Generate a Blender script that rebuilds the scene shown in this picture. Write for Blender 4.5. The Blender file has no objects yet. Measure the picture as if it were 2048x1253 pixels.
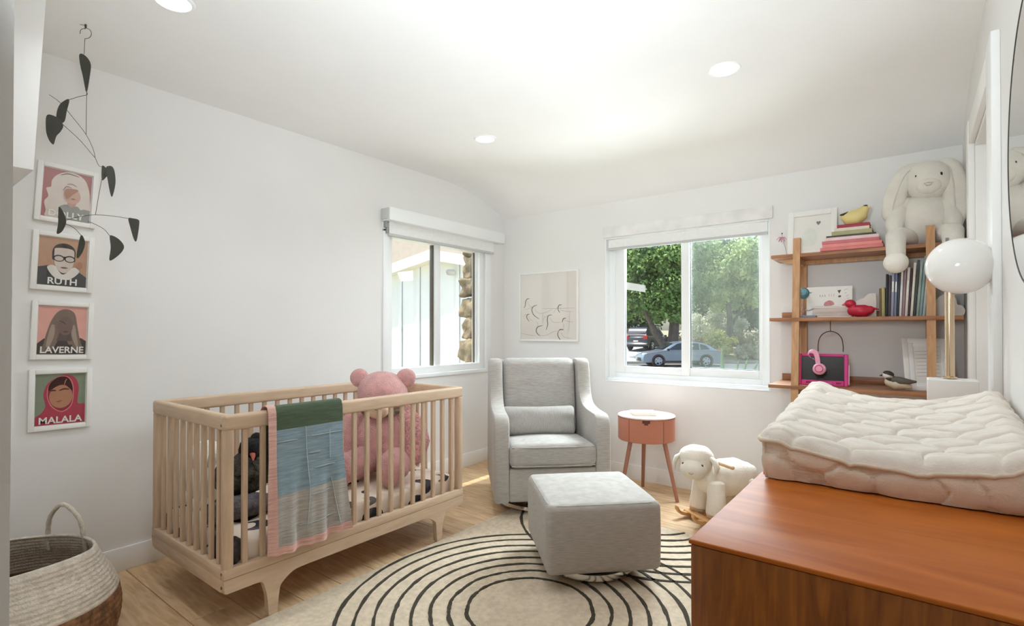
import bpy, math, random
import numpy as np
from mathutils import Vector as V, Matrix as Mx, Euler, noise as NZ
random.seed(7)
C = bpy.context.scene.collection
S = bpy.context.scene
rad = math.radians
YAW = rad(37.643)

# ---------------------------------------------------------------- camera, sky, sun, lights, exposure
cd = bpy.data.cameras.new('camera'); cam = bpy.data.objects.new('camera', cd); C.objects.link(cam)
cam.location = (0, 0, 1.216); cam.rotation_euler = (rad(90.5), 0, YAW)
cd.sensor_width = 36; cd.lens = 36 * 1045 / 2048; cd.shift_x = 0; cd.shift_y = 0.01264; cd.clip_start = .02; cd.clip_end = 400
S.camera = cam
S.view_settings.view_transform = 'Standard'; S.view_settings.look = 'None'
S.view_settings.gamma = 1; S.view_settings.use_curve_mapping = False
S.view_settings.exposure = 0.22
S.cycles.use_denoising = True
S.cycles.max_bounces = 12; S.cycles.diffuse_bounces = 8; S.cycles.transparent_max_bounces = 16
S.cycles.caustics_reflective = False; S.cycles.caustics_refractive = False
S.cycles.sample_clamp_indirect = 8

W = bpy.data.worlds.new('sky'); S.world = W; W.use_nodes = True
wn = W.node_tree; bg = wn.nodes['Background']
sk = wn.nodes.new('ShaderNodeTexSky'); sk.sky_type = 'NISHITA'; sk.sun_disc = False
sk.sun_elevation = rad(65); sk.sun_rotation = rad(235); sk.air_density = 1.0; sk.dust_density = 2.0
wn.links.new(sk.outputs[0], bg.inputs[0]); bg.inputs[1].default_value = 0.26

def light(name, kind, loc, energy, col=(1, 1, 1), target=None, size=None, sizey=None, shape=None):
    l = bpy.data.lights.new(name, kind); l.energy = energy; l.color = col
    if size is not None:
        if kind == 'AREA':
            l.shape = shape or ('RECTANGLE' if sizey else 'DISK'); l.size = size
            if sizey: l.size_y = sizey
        elif kind == 'SUN': l.angle = size
        else: l.shadow_soft_size = size
    o = bpy.data.objects.new(name, l); C.objects.link(o); o.location = loc
    if target is not None:
        o.rotation_euler = (V(target) - V(loc)).to_track_quat('-Z', 'Y').to_euler()
    return o
SUN = V((-.32, -.22, .85)).normalized()
light('sun', 'SUN', (-6, -4, 16), 4.6, (1, .95, .88), V((-6, -4, 16)) - SUN, rad(.6))
# added fill lamp beside the camera, aimed up to brighten the ceiling
fl = light('added_ceiling_fill', 'AREA', (-.30, .17, 1.5), 22, (.85, .94, 1), (-1.25, 1.9, 2.5), .45); fl.data.spread = rad(112)
# daylight: sky light falling in and light thrown up from the sunlit ground, at both windows
light('window_skylight', 'AREA', (-1.44, 4.75, 2.35), 300, (.84, .93, 1), (-1.6, 2.0, .6), 1.5, 1.0)
light('window_groundlight', 'AREA', (-1.5, 6.2, -.02), 185, (.89, .95, 1), (-1.6, 3.2, 1.75), 2.4, 1.1)
light('side_window_skylight', 'AREA', (-3.62, 3.1, 2.15), 4, (.86, .94, 1), (-2.2, 2.6, .6), 1.0, .35)
light('side_window_groundlight', 'AREA', (-4.1, 3.1, .40), 5, (.9, .95, 1), (-2.6, 2.9, 2.3), 1.0, .7)
DOWNLIGHT = 3.6

# ---------------------------------------------------------------- materials
def srgb(c):
    return tuple(((x / 255) / 12.92 if x / 255 <= .04045 else ((x / 255 + .055) / 1.055) ** 2.4) for x in c)
MATS = {}
def mat(name, col, rough=.6, metal=0., spec=.4, nz=(6, .08), bump=None, stretch=(1, 1, 1), col2=None, sheen=0, coat=0, rnd=0, alpha=None, emit=0, dist=0.0, lo=.35, hi=.65):
    """procedural principled material: col is sRGB 0-255; nz = noise scale, amount; bump = scale, strength, distance"""
    if name in MATS: return MATS[name]
    m = bpy.data.materials.new(name); m.use_nodes = True; nt = m.node_tree; N = nt.nodes; Lk = nt.links
    b = N['Principled BSDF']
    c = srgb(col); b.inputs['Roughness'].default_value = rough; b.inputs['Metallic'].default_value = metal
    b.inputs['Specular IOR Level'].default_value = spec
    tc = N.new('ShaderNodeTexCoord'); mp = N.new('ShaderNodeMapping'); mp.inputs['Scale'].default_value = stretch
    Lk.new(tc.outputs['Object'], mp.inputs[0])
    n = N.new('ShaderNodeTexNoise'); n.inputs['Scale'].default_value = nz[0]; n.inputs['Detail'].default_value = 5; n.inputs['Distortion'].default_value = dist
    Lk.new(mp.outputs[0], n.inputs['Vector'])
    r = N.new('ShaderNodeValToRGB'); Lk.new(n.outputs[0], r.inputs[0])
    a = nz[1]; c2 = srgb(col2) if col2 else tuple(min(1, x * (1 + a)) for x in c)
    c1 = c if col2 else tuple(x * (1 - a) for x in c)
    r.color_ramp.elements[0].position = lo; r.color_ramp.elements[1].position = hi
    r.color_ramp.elements[0].color = (*c1, 1); r.color_ramp.elements[1].color = (*c2, 1)
    out = r.outputs[0]
    if rnd:
        oi = N.new('ShaderNodeObjectInfo'); hs = N.new('ShaderNodeHueSaturation'); ma = N.new('ShaderNodeMapRange')
        ma.inputs[3].default_value = 1 - rnd; ma.inputs[4].default_value = 1 + rnd
        Lk.new(oi.outputs['Random'], ma.inputs[0]); Lk.new(ma.outputs[0], hs.inputs['Value']); Lk.new(out, hs.inputs['Color']); out = hs.outputs[0]
    Lk.new(out, b.inputs['Base Color'])
    if bump:
        n2 = N.new('ShaderNodeTexNoise'); n2.inputs['Scale'].default_value = bump[0]; n2.inputs['Detail'].default_value = 4
        Lk.new(mp.outputs[0], n2.inputs['Vector'])
        bp = N.new('ShaderNodeBump'); bp.inputs['Strength'].default_value = bump[1]; bp.inputs['Distance'].default_value = bump[2]
        Lk.new(n2.outputs[0], bp.inputs['Height']); Lk.new(bp.outputs[0], b.inputs['Normal'])
    if sheen: b.inputs['Sheen Weight'].default_value = sheen; b.inputs['Sheen Roughness'].default_value = .5
    if coat: b.inputs['Coat Weight'].default_value = coat; b.inputs['Coat Roughness'].default_value = .12
    if alpha is not None: b.inputs['Alpha'].default_value = alpha
    if emit: b.inputs['Emission Color'].default_value = (1, .98, .95, 1); b.inputs['Emission Strength'].default_value = emit
    MATS[name] = m; return m
def glassy(name, tint=(1, 1, 1), refl=.06, haze=0., hazecol=(.8, .8, .8)):
    if name in MATS: return MATS[name]
    m = bpy.data.materials.new(name); m.use_nodes = True; nt = m.node_tree; N = nt.nodes; Lk = nt.links
    N.remove(N['Principled BSDF']); o = N['Material Output']
    t = N.new('ShaderNodeBsdfTransparent'); t.inputs[0].default_value = (*tint, 1)
    g = N.new('ShaderNodeBsdfGlossy'); g.inputs['Roughness'].default_value = .02
    lw = N.new('ShaderNodeLayerWeight'); lw.inputs[0].default_value = .25
    ml = N.new('ShaderNodeMath'); ml.operation = 'MULTIPLY'; ml.inputs[1].default_value = refl * 4; Lk.new(lw.outputs['Facing'], ml.inputs[0])
    ad = N.new('ShaderNodeMath'); ad.operation = 'ADD'; ad.inputs[1].default_value = refl * .5; Lk.new(ml.outputs[0], ad.inputs[0])
    x = N.new('ShaderNodeMixShader'); Lk.new(ad.outputs[0], x.inputs[0]); Lk.new(t.outputs[0], x.inputs[1]); Lk.new(g.outputs[0], x.inputs[2])
    last = x
    if haze:
        d = N.new('ShaderNodeBsdfDiffuse'); d.inputs[0].default_value = (*hazecol, 1)
        y = N.new('ShaderNodeMixShader'); y.inputs[0].default_value = haze; Lk.new(x.outputs[0], y.inputs[1]); Lk.new(d.outputs[0], y.inputs[2]); last = y
    Lk.new(last.outputs[0], o.inputs[0]); MATS[name] = m; return m

WALL = mat('painted_wall', (231, 230, 228), .85, nz=(3, .01), bump=(140, .04, .002))
CEIL = mat('painted_ceiling', (239, 239, 238), .9, nz=(3, .01), bump=(120, .04, .002))
TRIM = mat('white_trim', (238, 238, 236), .45, nz=(4, .01))
VINYL = mat('white_vinyl', (240, 242, 242), .35, nz=(4, .01))
OAKF = mat('oak_floor', (190, 156, 116), .5, nz=(5, .2), stretch=(1.2, 9, 9), col2=(216, 186, 148), bump=(30, .08, .002), rnd=.10, dist=.6)
CRIBW = mat('washed_beech', (192, 167, 142), .5, nz=(5, .1), stretch=(9, 1.2, 9), col2=(208, 182, 154), dist=.4)
CRIBV = mat('washed_beech_upright', (188, 162, 137), .5, nz=(5, .1), stretch=(9, 9, 1.2), col2=(204, 177, 149), dist=.4)
LINEN = mat('grey_linen', (172, 167, 160), .9, nz=(60, .1), stretch=(.35, .35, 3), bump=(260, .25, .002), sheen=.15)
LINEN2 = mat('grey_linen_cushion', (168, 164, 158), .9, nz=(60, .12), stretch=(.35, .35, 3), bump=(260, .3, .002), sheen=.2)
CHROME = mat('polished_metal', (205, 203, 200), .12, metal=1, nz=(4, .03))
BLACK = mat('black_plastic', (28, 27, 26), .45, nz=(10, .1))
BLACKM = mat('matt_black_metal', (70, 70, 64), .6, nz=(10, .08))
WIRE = mat('dark_wire', (70, 66, 60), .5, metal=.3, nz=(10, .05))
WALNUT = mat('oiled_walnut', (142, 96, 64), .42, nz=(5, .2), stretch=(1.2, 10, 10), col2=(176, 124, 86), dist=.5)
OAKS = mat('honey_oak', (178, 132, 90), .45, nz=(5, .15), stretch=(10, 10, 1.2), col2=(200, 156, 112), dist=.5)
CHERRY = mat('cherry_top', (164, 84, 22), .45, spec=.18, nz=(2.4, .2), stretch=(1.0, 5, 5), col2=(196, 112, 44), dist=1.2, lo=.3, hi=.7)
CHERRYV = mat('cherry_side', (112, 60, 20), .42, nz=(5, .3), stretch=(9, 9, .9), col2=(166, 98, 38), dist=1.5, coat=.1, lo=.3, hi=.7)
RUG = mat('cream_wool', (220, 203, 178), .95, nz=(45, .1), bump=(420, .8, .006))
RUGD = mat('charcoal_wool', (68, 62, 50), .95, nz=(60, .25), bump=(420, .8, .006))
PINKF = mat('pink_plush', (238, 176, 172), .95, nz=(22, .10), bump=(160, .9, .02), sheen=.4)
PINKD = mat('pink_plush_curly', (232, 164, 160), .95, nz=(60, .25), bump=(90, 1, .03), sheen=.4)
CREAM = mat('cream_plush', (228, 222, 208), .95, nz=(14, .05), bump=(190, .5, .008), sheen=.3)
CREAMB = mat('cream_fleece', (236, 229, 216), .95, nz=(16, .04), bump=(110, .5, .006), sheen=.3)
BUNNY = mat('ivory_plush', (222, 218, 208), .95, nz=(10, .05), bump=(200, .45, .007), sheen=.3)
TANF = mat('tan_cloth', (196, 170, 140), .9, nz=(30, .08), bump=(200, .4, .004))
DARKF = mat('dark_fur', (74, 68, 58), .95, nz=(24, .5), bump=(70, 1, .03))
GREYF = mat('slate_grey_plush', (112, 106, 108), .95, nz=(30, .3), bump=(110, 1, .02))
TERRA = mat('terracotta_lacquer', (176, 110, 86), .45, nz=(4, .03))
TERRAL = mat('blush_lacquer', (232, 208, 198), .4, nz=(4, .03))
TERRAD = mat('terracotta_leg', (168, 116, 98), .5, nz=(4, .05))
WHITEP = mat('white_lacquer', (236, 235, 231), .4, nz=(6, .02))
PAPER = mat('white_paper', (232, 230, 224), .8, nz=(8, .02))
PAGES = mat('book_pages', (228, 220, 204), .9, nz=(60, .1), stretch=(1, 1, 20))
ROPE = mat('cotton_rope', (206, 196, 182), .9, nz=(40, .12), bump=(160, .7, .006))
ROPEB = mat('brown_rope', (128, 92, 62), .9, nz=(30, .45), bump=(150, .8, .006), stretch=(1, 1, .4))
QUILT = mat('ivory_quilt', (234, 225, 214), .92, nz=(30, .04), bump=(240, .3, .003), sheen=.25)
QUILTS = mat('beige_quilt_side', (226, 214, 198), .92, nz=(60, .08), bump=(90, .6, .004), stretch=(1, 1, 2.2), sheen=.2)
MIRROR = mat('mirror_glass', (240, 242, 242), .01, metal=1, nz=(2, .002))
MOULD = mat('grey_blind_bar', (196, 198, 196), .5, nz=(4, .02))  # even grey of the blinds' bottom bars
GLASS = glassy('window_glass', (.985, 1, .99), .05)
SCREEN = glassy('insect_screen', (1, 1, 1), .01, .13, (.62, .66, .62))
PICGL = glassy('picture_glass', (1, 1, 1), .035)

# ---------------------------------------------------------------- mesh builder
class MB:
    def __init__(s): s.v = []; s.f = []; s.m = []
    def add(s, vs, fs, mi=0, M=None):
        o = len(s.v)
        s.v += [tuple(M @ V(p)) if M is not None else tuple(p) for p in vs]
        s.f += [tuple(i + o for i in f) for f in fs]; s.m += [mi] * len(fs); return s
    def box(s, a, b, mi=0, M=None):
        (x0, y0, z0), (x1, y1, z1) = a, b
        vs = [(x0, y0, z0), (x1, y0, z0), (x1, y1, z0), (x0, y1, z0), (x0, y0, z1), (x1, y0, z1), (x1, y1, z1), (x0, y1, z1)]
        return s.add(vs, [(0, 3, 2, 1), (4, 5, 6, 7), (0, 1, 5, 4), (1, 2, 6, 5), (2, 3, 7, 6), (3, 0, 4, 7)], mi, M)
    def rbox(s, c, size, r=.01, k=1, m=(1, 1, 1), fn=None, mi=0, M=None):
        """rounded box, k rounding steps, m mid segments per axis, fn deforms a point (centre-relative)"""
        h = [x / 2 for x in size]; r = min([r] + [x * .999 for x in h]); c = V(c)
        ax = []
        for i in range(3):
            e = [h[i] - r + r * math.tan(j / k * math.pi / 4) for j in range(k + 1)]
            mid = [-(h[i] - r) + 2 * (h[i] - r) * j / m[i] for j in range(1, m[i])]
            ax.append([-x for x in reversed(e)] + mid + e)
        vs = []; idx = {}; fs = []
        def vid(i, j, l):
            key = (i, j, l)
            if key not in idx:
                p = V((ax[0][i], ax[1][j], ax[2][l])); q = V([max(-(h[t] - r), min(h[t] - r, p[t])) for t in range(3)])
                d = p - q
                p = q + d.normalized() * r if d.length > 1e-9 else p
                if fn: p = fn(p)
                idx[key] = len(vs); vs.append(c + p)
            return idx[key]
        n = [len(a) - 1 for a in ax]
        for i in range(n[0]):
            for j in range(n[1]):
                fs.append((vid(i, j, 0), vid(i, j + 1, 0), vid(i + 1, j + 1, 0), vid(i + 1, j, 0)))
                fs.append((vid(i, j, n[2]), vid(i + 1, j, n[2]), vid(i + 1, j + 1, n[2]), vid(i, j + 1, n[2])))
        for i in range(n[0]):
            for l in range(n[2]):
                fs.append((vid(i, 0, l), vid(i + 1, 0, l), vid(i + 1, 0, l + 1), vid(i, 0, l + 1)))
                fs.append((vid(i, n[1], l), vid(i, n[1], l + 1), vid(i + 1, n[1], l + 1), vid(i + 1, n[1], l)))
        for j in range(n[1]):
            for l in range(n[2]):
                fs.append((vid(0, j, l), vid(0, j, l + 1), vid(0, j + 1, l + 1), vid(0, j + 1, l)))
                fs.append((vid(n[0], j, l), vid(n[0], j + 1, l), vid(n[0], j + 1, l + 1), vid(n[0], j, l + 1)))
        return s.add(vs, fs, mi, M)
    def ell(s, c, r, rot=(0, 0, 0), nu=20, nv=12, amp=0, freq=20, mi=0, M=None, e=1.0):
        R = Euler(rot).to_matrix(); c = V(c); vs = []; fs = []
        pw = lambda x: math.copysign(abs(x) ** e, x)
        for j in range(nv + 1):
            t = math.pi * j / nv
            for i in range(nu):
                p = 2 * math.pi * i / nu
                d = V((pw(math.sin(t)) * pw(math.cos(p)), pw(math.sin(t)) * pw(math.sin(p)), pw(math.cos(t))))
                q = V((d.x * r[0], d.y * r[1], d.z * r[2]))
                if amp: q += d * amp * NZ.noise((q + c) * freq)
                vs.append(c + R @ q)
        for j in range(nv):
            for i in range(nu):
                i2 = (i + 1) % nu
                fs.append((j * nu + i, (j + 1) * nu + i, (j + 1) * nu + i2, j * nu + i2))
        return s.add(vs, fs, mi, M)
    def loft(s, pts, rr, seg=12, up=(0, 0, 1), caps=True, mi=0, M=None, closed=False, amp=0, freq=20):
        """tube through pts; rr = radius or (a,b) per point; rounded ends when caps"""
        P = [V(p) for p in pts]; R = [(x, x) if not isinstance(x, (tuple, list)) else x for x in (rr if isinstance(rr, list) else [rr] * len(P))]
        n = len(P); rings = []; up = V(up)
        tang = []
        for i in range(n):
            if closed: t = P[(i + 1) % n] - P[i - 1]
            else: t = P[min(i + 1, n - 1)] - P[max(i - 1, 0)]
            tang.append(t.normalized())
        u = up - tang[0] * up.dot(tang[0])
        if u.length < 1e-4: u = V((1, 0, 0)) - tang[0] * tang[0].x
        u.normalize(); st = []
        for i in range(n):
            u = u - tang[i] * u.dot(tang[i]); u.normalize(); w = tang[i].cross(u); st.append((P[i], w.copy(), u.copy(), R[i]))
        if caps and not closed:
            def cap(sv, t, sg):
                o = []
                for a in (15, 40, 65, 86):
                    a = rad(a); k = math.cos(a); L = max(sv[3]) * .5 if caps == 'flat' else min(sv[3])
                    o.append((sv[0] + t * sg * math.sin(a) * L, sv[1], sv[2], (sv[3][0] * k, sv[3][1] * k)))
                return o
            st = list(reversed(cap(st[0], tang[0], -1))) + st + cap(st[-1], tang[-1], 1)
        vs = []; fs = []
        for (p, w, u, r) in st:
            for i in range(seg):
                a = 2 * math.pi * i / seg
                d = w * math.cos(a) * r[0] + u * math.sin(a) * r[1]
                q = p + d
                if amp: q = q + d.normalized() * amp * NZ.noise(q * freq)
                vs.append(q)
        m = len(st)
        for j in range(m if closed else m - 1):
            for i in range(seg):
                i2 = (i + 1) % seg; j2 = (j + 1) % m
                fs.append((j * seg + i, j * seg + i2, j2 * seg + i2, j2 * seg + i))
        if not closed:
            fs.append(tuple(reversed(range(seg)))); fs.append(tuple(range((m - 1) * seg, m * seg)))
        return s.add(vs, fs, mi, M)
    def lathe(s, prof, c=(0, 0, 0), seg=32, mi=0, M=None, sx=1, sy=1):
        c = V(c); vs = []; fs = []
        for (r, z) in prof:
            for i in range(seg):
                a = 2 * math.pi * i / seg; vs.append(c + V((r * math.cos(a) * sx, r * math.sin(a) * sy, z)))
        for j in range(len(prof) - 1):
            for i in range(seg):
                i2 = (i + 1) % seg; fs.append((j * seg + i, j * seg + i2, (j + 1) * seg + i2, (j + 1) * seg + i))
        return s.add(vs, fs, mi, M)
    def prism(s, out, fn, t, mi=0, M=None):
        """out: 2D outline, fn maps (u,v)->point, t: thickness vector"""
        a = [V(fn(*p)) for p in out]; t = V(t); n = len(a)
        vs = a + [p + t for p in a]
        fs = [tuple(reversed(range(n))), tuple(range(n, 2 * n))] + [(i, (i + 1) % n, n + (i + 1) % n, n + i) for i in range(n)]
        return s.add(vs, fs, mi, M)
    def grid(s, fn, nu, nv, mi=0, M=None, wrap=False):
        vs = [fn(i / nu, j / nv) for j in range(nv + 1) for i in range(nu + 1)]
        fs = [(j * (nu + 1) + i, j * (nu + 1) + i + 1, (j + 1) * (nu + 1) + i + 1, (j + 1) * (nu + 1) + i) for j in range(nv) for i in range(nu)]
        return s.add(vs, fs, mi, M)
    def mesh(s, name):
        me = bpy.data.meshes.new(name); me.from_pydata([tuple(p) for p in s.v], [], s.f)
        return me
    def build(s, name, mats, parent=None, smooth=35, kind=None, label=None):
        me = s.mesh(name)
        for m in (mats if isinstance(mats, (list, tuple)) else [mats]): me.materials.append(m)
        if any(s.m): me.polygons.foreach_set('material_index', s.m)
        if smooth:
            me.polygons.foreach_set('use_smooth', [True] * len(me.polygons))
            me.validate()
            if smooth < 180: me.set_sharp_from_angle(angle=rad(smooth))
        o = bpy.data.objects.new(name, me); C.objects.link(o)
        if parent is not None: o.parent = parent
        if kind: o['kind'] = kind
        if label: o['label'] = label
        return o
def thing(name, label, cat, loc=(0, 0, 0), rz=0, group=None, rot=None):
    o = bpy.data.objects.new(name, None); C.objects.link(o); o.location = loc; o.rotation_euler = rot or (0, 0, rz)
    o.empty_display_size = .05; o['label'] = label; o['category'] = cat
    if group: o['group'] = group
    return o
def tag(o, label, cat, group=None):
    o['label'] = label; o['category'] = cat
    if group: o['group'] = group
    return o
def struct(o): o['kind'] = 'structure'; return o
def linkcopy(o, parent=None):
    c = o.copy(); C.objects.link(c)
    if parent is not None: c.parent = parent
    return c
def dup(root, loc, rz=None, label=None, scale=None):
    r = linkcopy(root); r.location = loc
    if rz is not None: r.rotation_euler = (0, 0, rz)
    if label: r['label'] = label
    if scale: r.scale = scale
    for ch in root.children:
        c = linkcopy(ch, r)
        for g in ch.children: linkcopy(g, c)
    return r
def text(name, body, size, m, parent, loc, rot, align='CENTER', bold=.012, ext=.0004, sx=1):
    cu = bpy.data.curves.new(name, 'FONT'); cu.body = body; cu.size = size; cu.align_x = align; cu.offset = bold * size; cu.extrude = ext; cu.resolution_u = 3
    t = bpy.data.objects.new(name, cu); C.objects.link(t)
    dg = bpy.context.evaluated_depsgraph_get(); me = bpy.data.meshes.new_from_object(t.evaluated_get(dg))
    bpy.data.objects.remove(t); me.materials.clear(); me.materials.append(m)
    o = bpy.data.objects.new(name, me); C.objects.link(o); o.parent = parent; o.location = loc; o.rotation_euler = rot; o.scale = (sx, 1, 1); return o
def curve_pts(pts, n=8):
    """Catmull-Rom through 2D/3D points"""
    P = [V(p) if len(p) == 3 else V((p[0], p[1], 0)) for p in pts]; o = []
    for i in range(len(P) - 1):
        a, b, c, d = P[max(i - 1, 0)], P[i], P[i + 1], P[min(i + 2, len(P) - 1)]
        for k in range(n):
            t = k / n
            o.append(.5 * ((2 * b) + (c - a) * t + (2 * a - 5 * b + 4 * c - d) * t * t + (3 * b - a - 3 * c + d) * t ** 3))
    o.append(P[-1]); return o
def blob(pts, n=5):
    """closed smooth 2D outline"""
    P = [V((p[0], p[1], 0)) for p in pts]; o = []; m = len(P)
    for i in range(m):
        a, b, c, d = P[i - 1], P[i], P[(i + 1) % m], P[(i + 2) % m]
        for k in range(n):
            t = k / n; q = .5 * ((2 * b) + (c - a) * t + (2 * a - 5 * b + 4 * c - d) * t * t + (3 * b - a - 3 * c + d) * t ** 3); o.append((q.x, q.y))
    return o
def ribbon(pts, w):
    """2D stroke outline along pts with half width w (list or number)"""
    P = curve_pts(pts, 6); n = len(P); L = []; R = []
    for i, p in enumerate(P):
        t = (P[min(i + 1, n - 1)] - P[max(i - 1, 0)]).normalized(); nn = V((-t.y, t.x, 0))
        f = i / (n - 1); ww = w * (.35 + .65 * math.sin(math.pi * min(1, max(0, f * .9 + .05))))
        L.append(p + nn * ww); R.append(p - nn * ww)
    return [(q.x, q.y) for q in L + list(reversed(R))]
# ---------------------------------------------------------------- room shell
XL, YB, XR, YF = -3.19, 4.0, .225, .124
def wall(name, boxes, m=WALL):
    b = MB()
    for a in boxes: b.box(*a)
    return struct(b.build(name, m, smooth=0))
wall('wall_left', [((-3.34, -.02, 0), (XL, 2.58, 2.75)), ((-3.34, 3.73, 0), (XL, 4.15, 2.75)), ((-3.34, 2.58, 0), (XL, 3.73, .855)), ((-3.34, 2.58, 1.975), (XL, 3.73, 2.75))])
wall('wall_back', [((XL, YB, 0), (-2.09, 4.15, 2.75)), ((-.80, YB, 0), (.375, 4.15, 2.75)), ((-2.09, YB, 0), (-.80, 4.15, .785)), ((-2.09, YB, 2.0), (-.80, 4.15, 2.75))])
wall('wall_right', [((XR, -1.6, 0), (.375, 2.46, 2.75)), ((XR, 3.24, 0), (.375, 4.0, 2.75)), ((XR, 2.46, 2.09), (.375, 3.24, 2.75))])
wall('wall_front', [((XL, -.02, 0), (-.82, YF, 2.75)), ((-.82, -.02, 2.1), (XR, YF, 2.75))])
wall('wall_hall', [((-1.05, -1.6, 0), (-.97, -.02, 2.75)), ((-.97, -1.7, 0), (XR, -1.6, 2.75))])
prof = [(-.02, 2.505), (3.08, 2.505), (3.28, 2.500), (3.44, 2.482), (3.60, 2.45), (3.74, 2.41), (3.88, 2.357), (4.0, 2.297), (4.0, 2.72), (-.02, 2.72)]
b = MB(); b.prism(prof, lambda u, v: (XL, u, v), (XR - XL, 0, 0)); struct(b.build('ceiling', CEIL, smooth=25))
b = MB(); b.box((-.97, -1.6, 2.5), (XR, -.02, 2.6)); struct(b.build('ceiling_hall', CEIL, smooth=0))
# a boxed soffit in the near left corner
b = MB()
x1, y1, zb = -2.535, .438, 1.80
vs = [(XL, YF, zb), (x1, YF, zb), (x1, y1, zb), (XL, y1, zb), (XL, YF, 2.505), (x1 + .045, YF, 2.505), (x1 + .045, y1 + .026, 2.505), (XL, y1 + .026, 2.505)]
b.add(vs, [(0, 3, 2, 1), (4, 5, 6, 7), (0, 1, 5, 4), (1, 2, 6, 5), (2, 3, 7, 6), (3, 0, 4, 7)])
struct(b.build('wall_soffit', WALL, smooth=0))
# floor: a slab with oak planks
b = MB(); b.box((XL - .15, -1.7, -.12), (XR + .15, YB + .15, -.021)); floor = struct(b.build('floor', mat('floor_gap', (70, 48, 30), .9), smooth=0))
pw = .193; rows = int((YB + 1.6) / pw) + 1
protos = {}
for r in range(rows):
    y0 = YB - r * pw; y2 = max(y0 - pw, -1.6)
    if y2 >= y0 - .02: continue
    xs0 = XL if y0 > YF + .02 else -.97
    x = xs0; first = True
    while x < XR - .01:
        L = (.5 + random.random() * 1.3) if first else 1.9
        first = False; x2 = min(x + L, XR)
        if XR - x2 < .25: x2 = XR
        k = (round(x2 - x, 3), round(y0 - y2, 3))
        if k not in protos:
            p = MB(); p.rbox((k[0] / 2, k[1] / 2, -.01), (k[0] - .0025, k[1] - .0025, .0205), .002, 1)
            protos[k] = p.mesh('plank'); protos[k].materials.append(OAKF)
        o = bpy.data.objects.new('plank', protos[k]); C.objects.link(o); o.parent = floor; o.location = (x, y2, 0)
        x = x2
def trim(name, boxes, m=TRIM, parent=None):
    b = MB()
    for a, c in boxes: b.rbox([(p + q) / 2 for p, q in zip(a, c)], [q - p for p, q in zip(a, c)], .003, 1)
    o = b.build(name, m, parent); return o if parent else struct(o)
trim('baseboard_left', [((XL, YF, 0), (XL + .014, YB, .118))])
trim('baseboard_back', [((XL + .014, YB - .014, 0), (XR, YB, .118))])
trim('baseboard_right', [((XR - .014, 3.36, 0), (XR, YB - .014, .118))])
# right hand door with casing
door = struct(thing('door_1', 'x', 'x')); del door['label']; del door['category']
trim('casing', [((XR - .024, 2.31, 0), (XR, 2.46, 2.20)), ((XR - .024, 3.24, 0), (XR, 3.35, 2.20)), ((XR - .022, 2.46, 2.09), (XR, 3.24, 2.19))], TRIM, door)
trim('jamb', [((XR, 2.46, 0), (.375, 2.478, 2.09)), ((XR, 3.222, 0), (.375, 3.24, 2.09)), ((XR, 2.478, 2.072), (.375, 3.222, 2.09)), ((.27, 3.20, 0), (.29, 3.222, 2.072)), ((.27, 2.478, 2.052), (.29, 3.2, 2.072))], TRIM, door)
trim('door_slab', [((.33, 2.478, 0.005), (.37, 3.222, 2.07))], mat('door_paint', (226, 220, 214), .5, nz=(3, .01)), door)
# ---------------------------------------------------------------- windows
def window(name): o = thing(name, 'x', 'x'); del o['label']; del o['category']; return struct(o)
w1 = window('window_1')
trim('window_return', [((-2.09, 4.0, .785), (-2.078, 4.15, 2.0)), ((-.812, 4.0, .785), (-.80, 4.15, 2.0)), ((-2.078, 4.0, .785), (-.812, 4.15, .797)), ((-2.078, 4.0, 1.988), (-.812, 4.15, 2.0))], VINYL, w1)
y0, y1 = 4.045, 4.12
trim('window_frame', [((-2.078, y0 + .012, .797), (-2.02, y1, 1.988)), ((-.868, y0 + .012, .797), (-.812, y1, 1.988)), ((-2.02, y0 + .012, .797), (-.868, y1, .86)), ((-2.02, y0 + .012, 1.95), (-.868, y1, 1.988)), ((-2.078, y0 - .02, .797), (-.812, y0 + .012, .822))], VINYL, w1)
trim('sliding_sash', [((-2.02, y0 + .02, .86), (-1.935, y1 - .025, 1.95)), ((-1.455, y0 + .02, .86), (-1.392, y1 - .025, 1.95)), ((-1.935, y0 + .02, .86), (-1.455, y1 - .025, .918)), ((-1.935, y0 + .02, 1.91), (-1.455, y1 - .025, 1.95))], VINYL, w1)
trim('fixed_sash', [((-.892, y0 + .035, .86), (-.868, y1 - .015, 1.95)), ((-1.392, y0 + .035, .86), (-.892, y1 - .015, .92)), ((-1.392, y0 + .035, 1.92), (-.892, y1 - .015, 1.95))], VINYL, w1)
trim('glazing_bead', [((-1.937, y0 + .03, .915), (-1.931, y0 + .05, 1.93)), ((-1.392, y0 + .045, .918), (-1.386, y0 + .06, 1.93)), ((-.898, y0 + .045, .918), (-.890, y0 + .06, 1.93)), ((-1.392, y0 + .045, .918), (-.892, y0 + .06, .926))], mat('glazing_gasket', (120, 124, 122), .6), w1)
b = MB(); b.box((-1.937, y0 + .036, .915), (-1.453, y0 + .040, 1.915)); b.build('pane', GLASS, w1, smooth=0)
b = MB(); b.box((-1.390, y0 + .052, .917), (-.890, y0 + .056, 1.925)); b.build('pane', GLASS, w1, smooth=0)
b = MB(); b.box((-1.395, y1 - .006, .86), (-.868, y1 - .005, 1.95)); b.build('insect_screen', SCREEN, w1, smooth=0)
w2 = window('window_2')
xo, xi = -3.30, -3.205
trim('window_frame', [((xo, 2.58, .855), (xi, 2.635, 1.975)), ((xo, 3.66, .855), (xi, 3.73, 1.975)), ((xo, 2.635, .855), (xi, 3.66, .918)), ((xo, 2.635, 1.94), (xi, 3.66, 1.975))], VINYL, w2)
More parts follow.
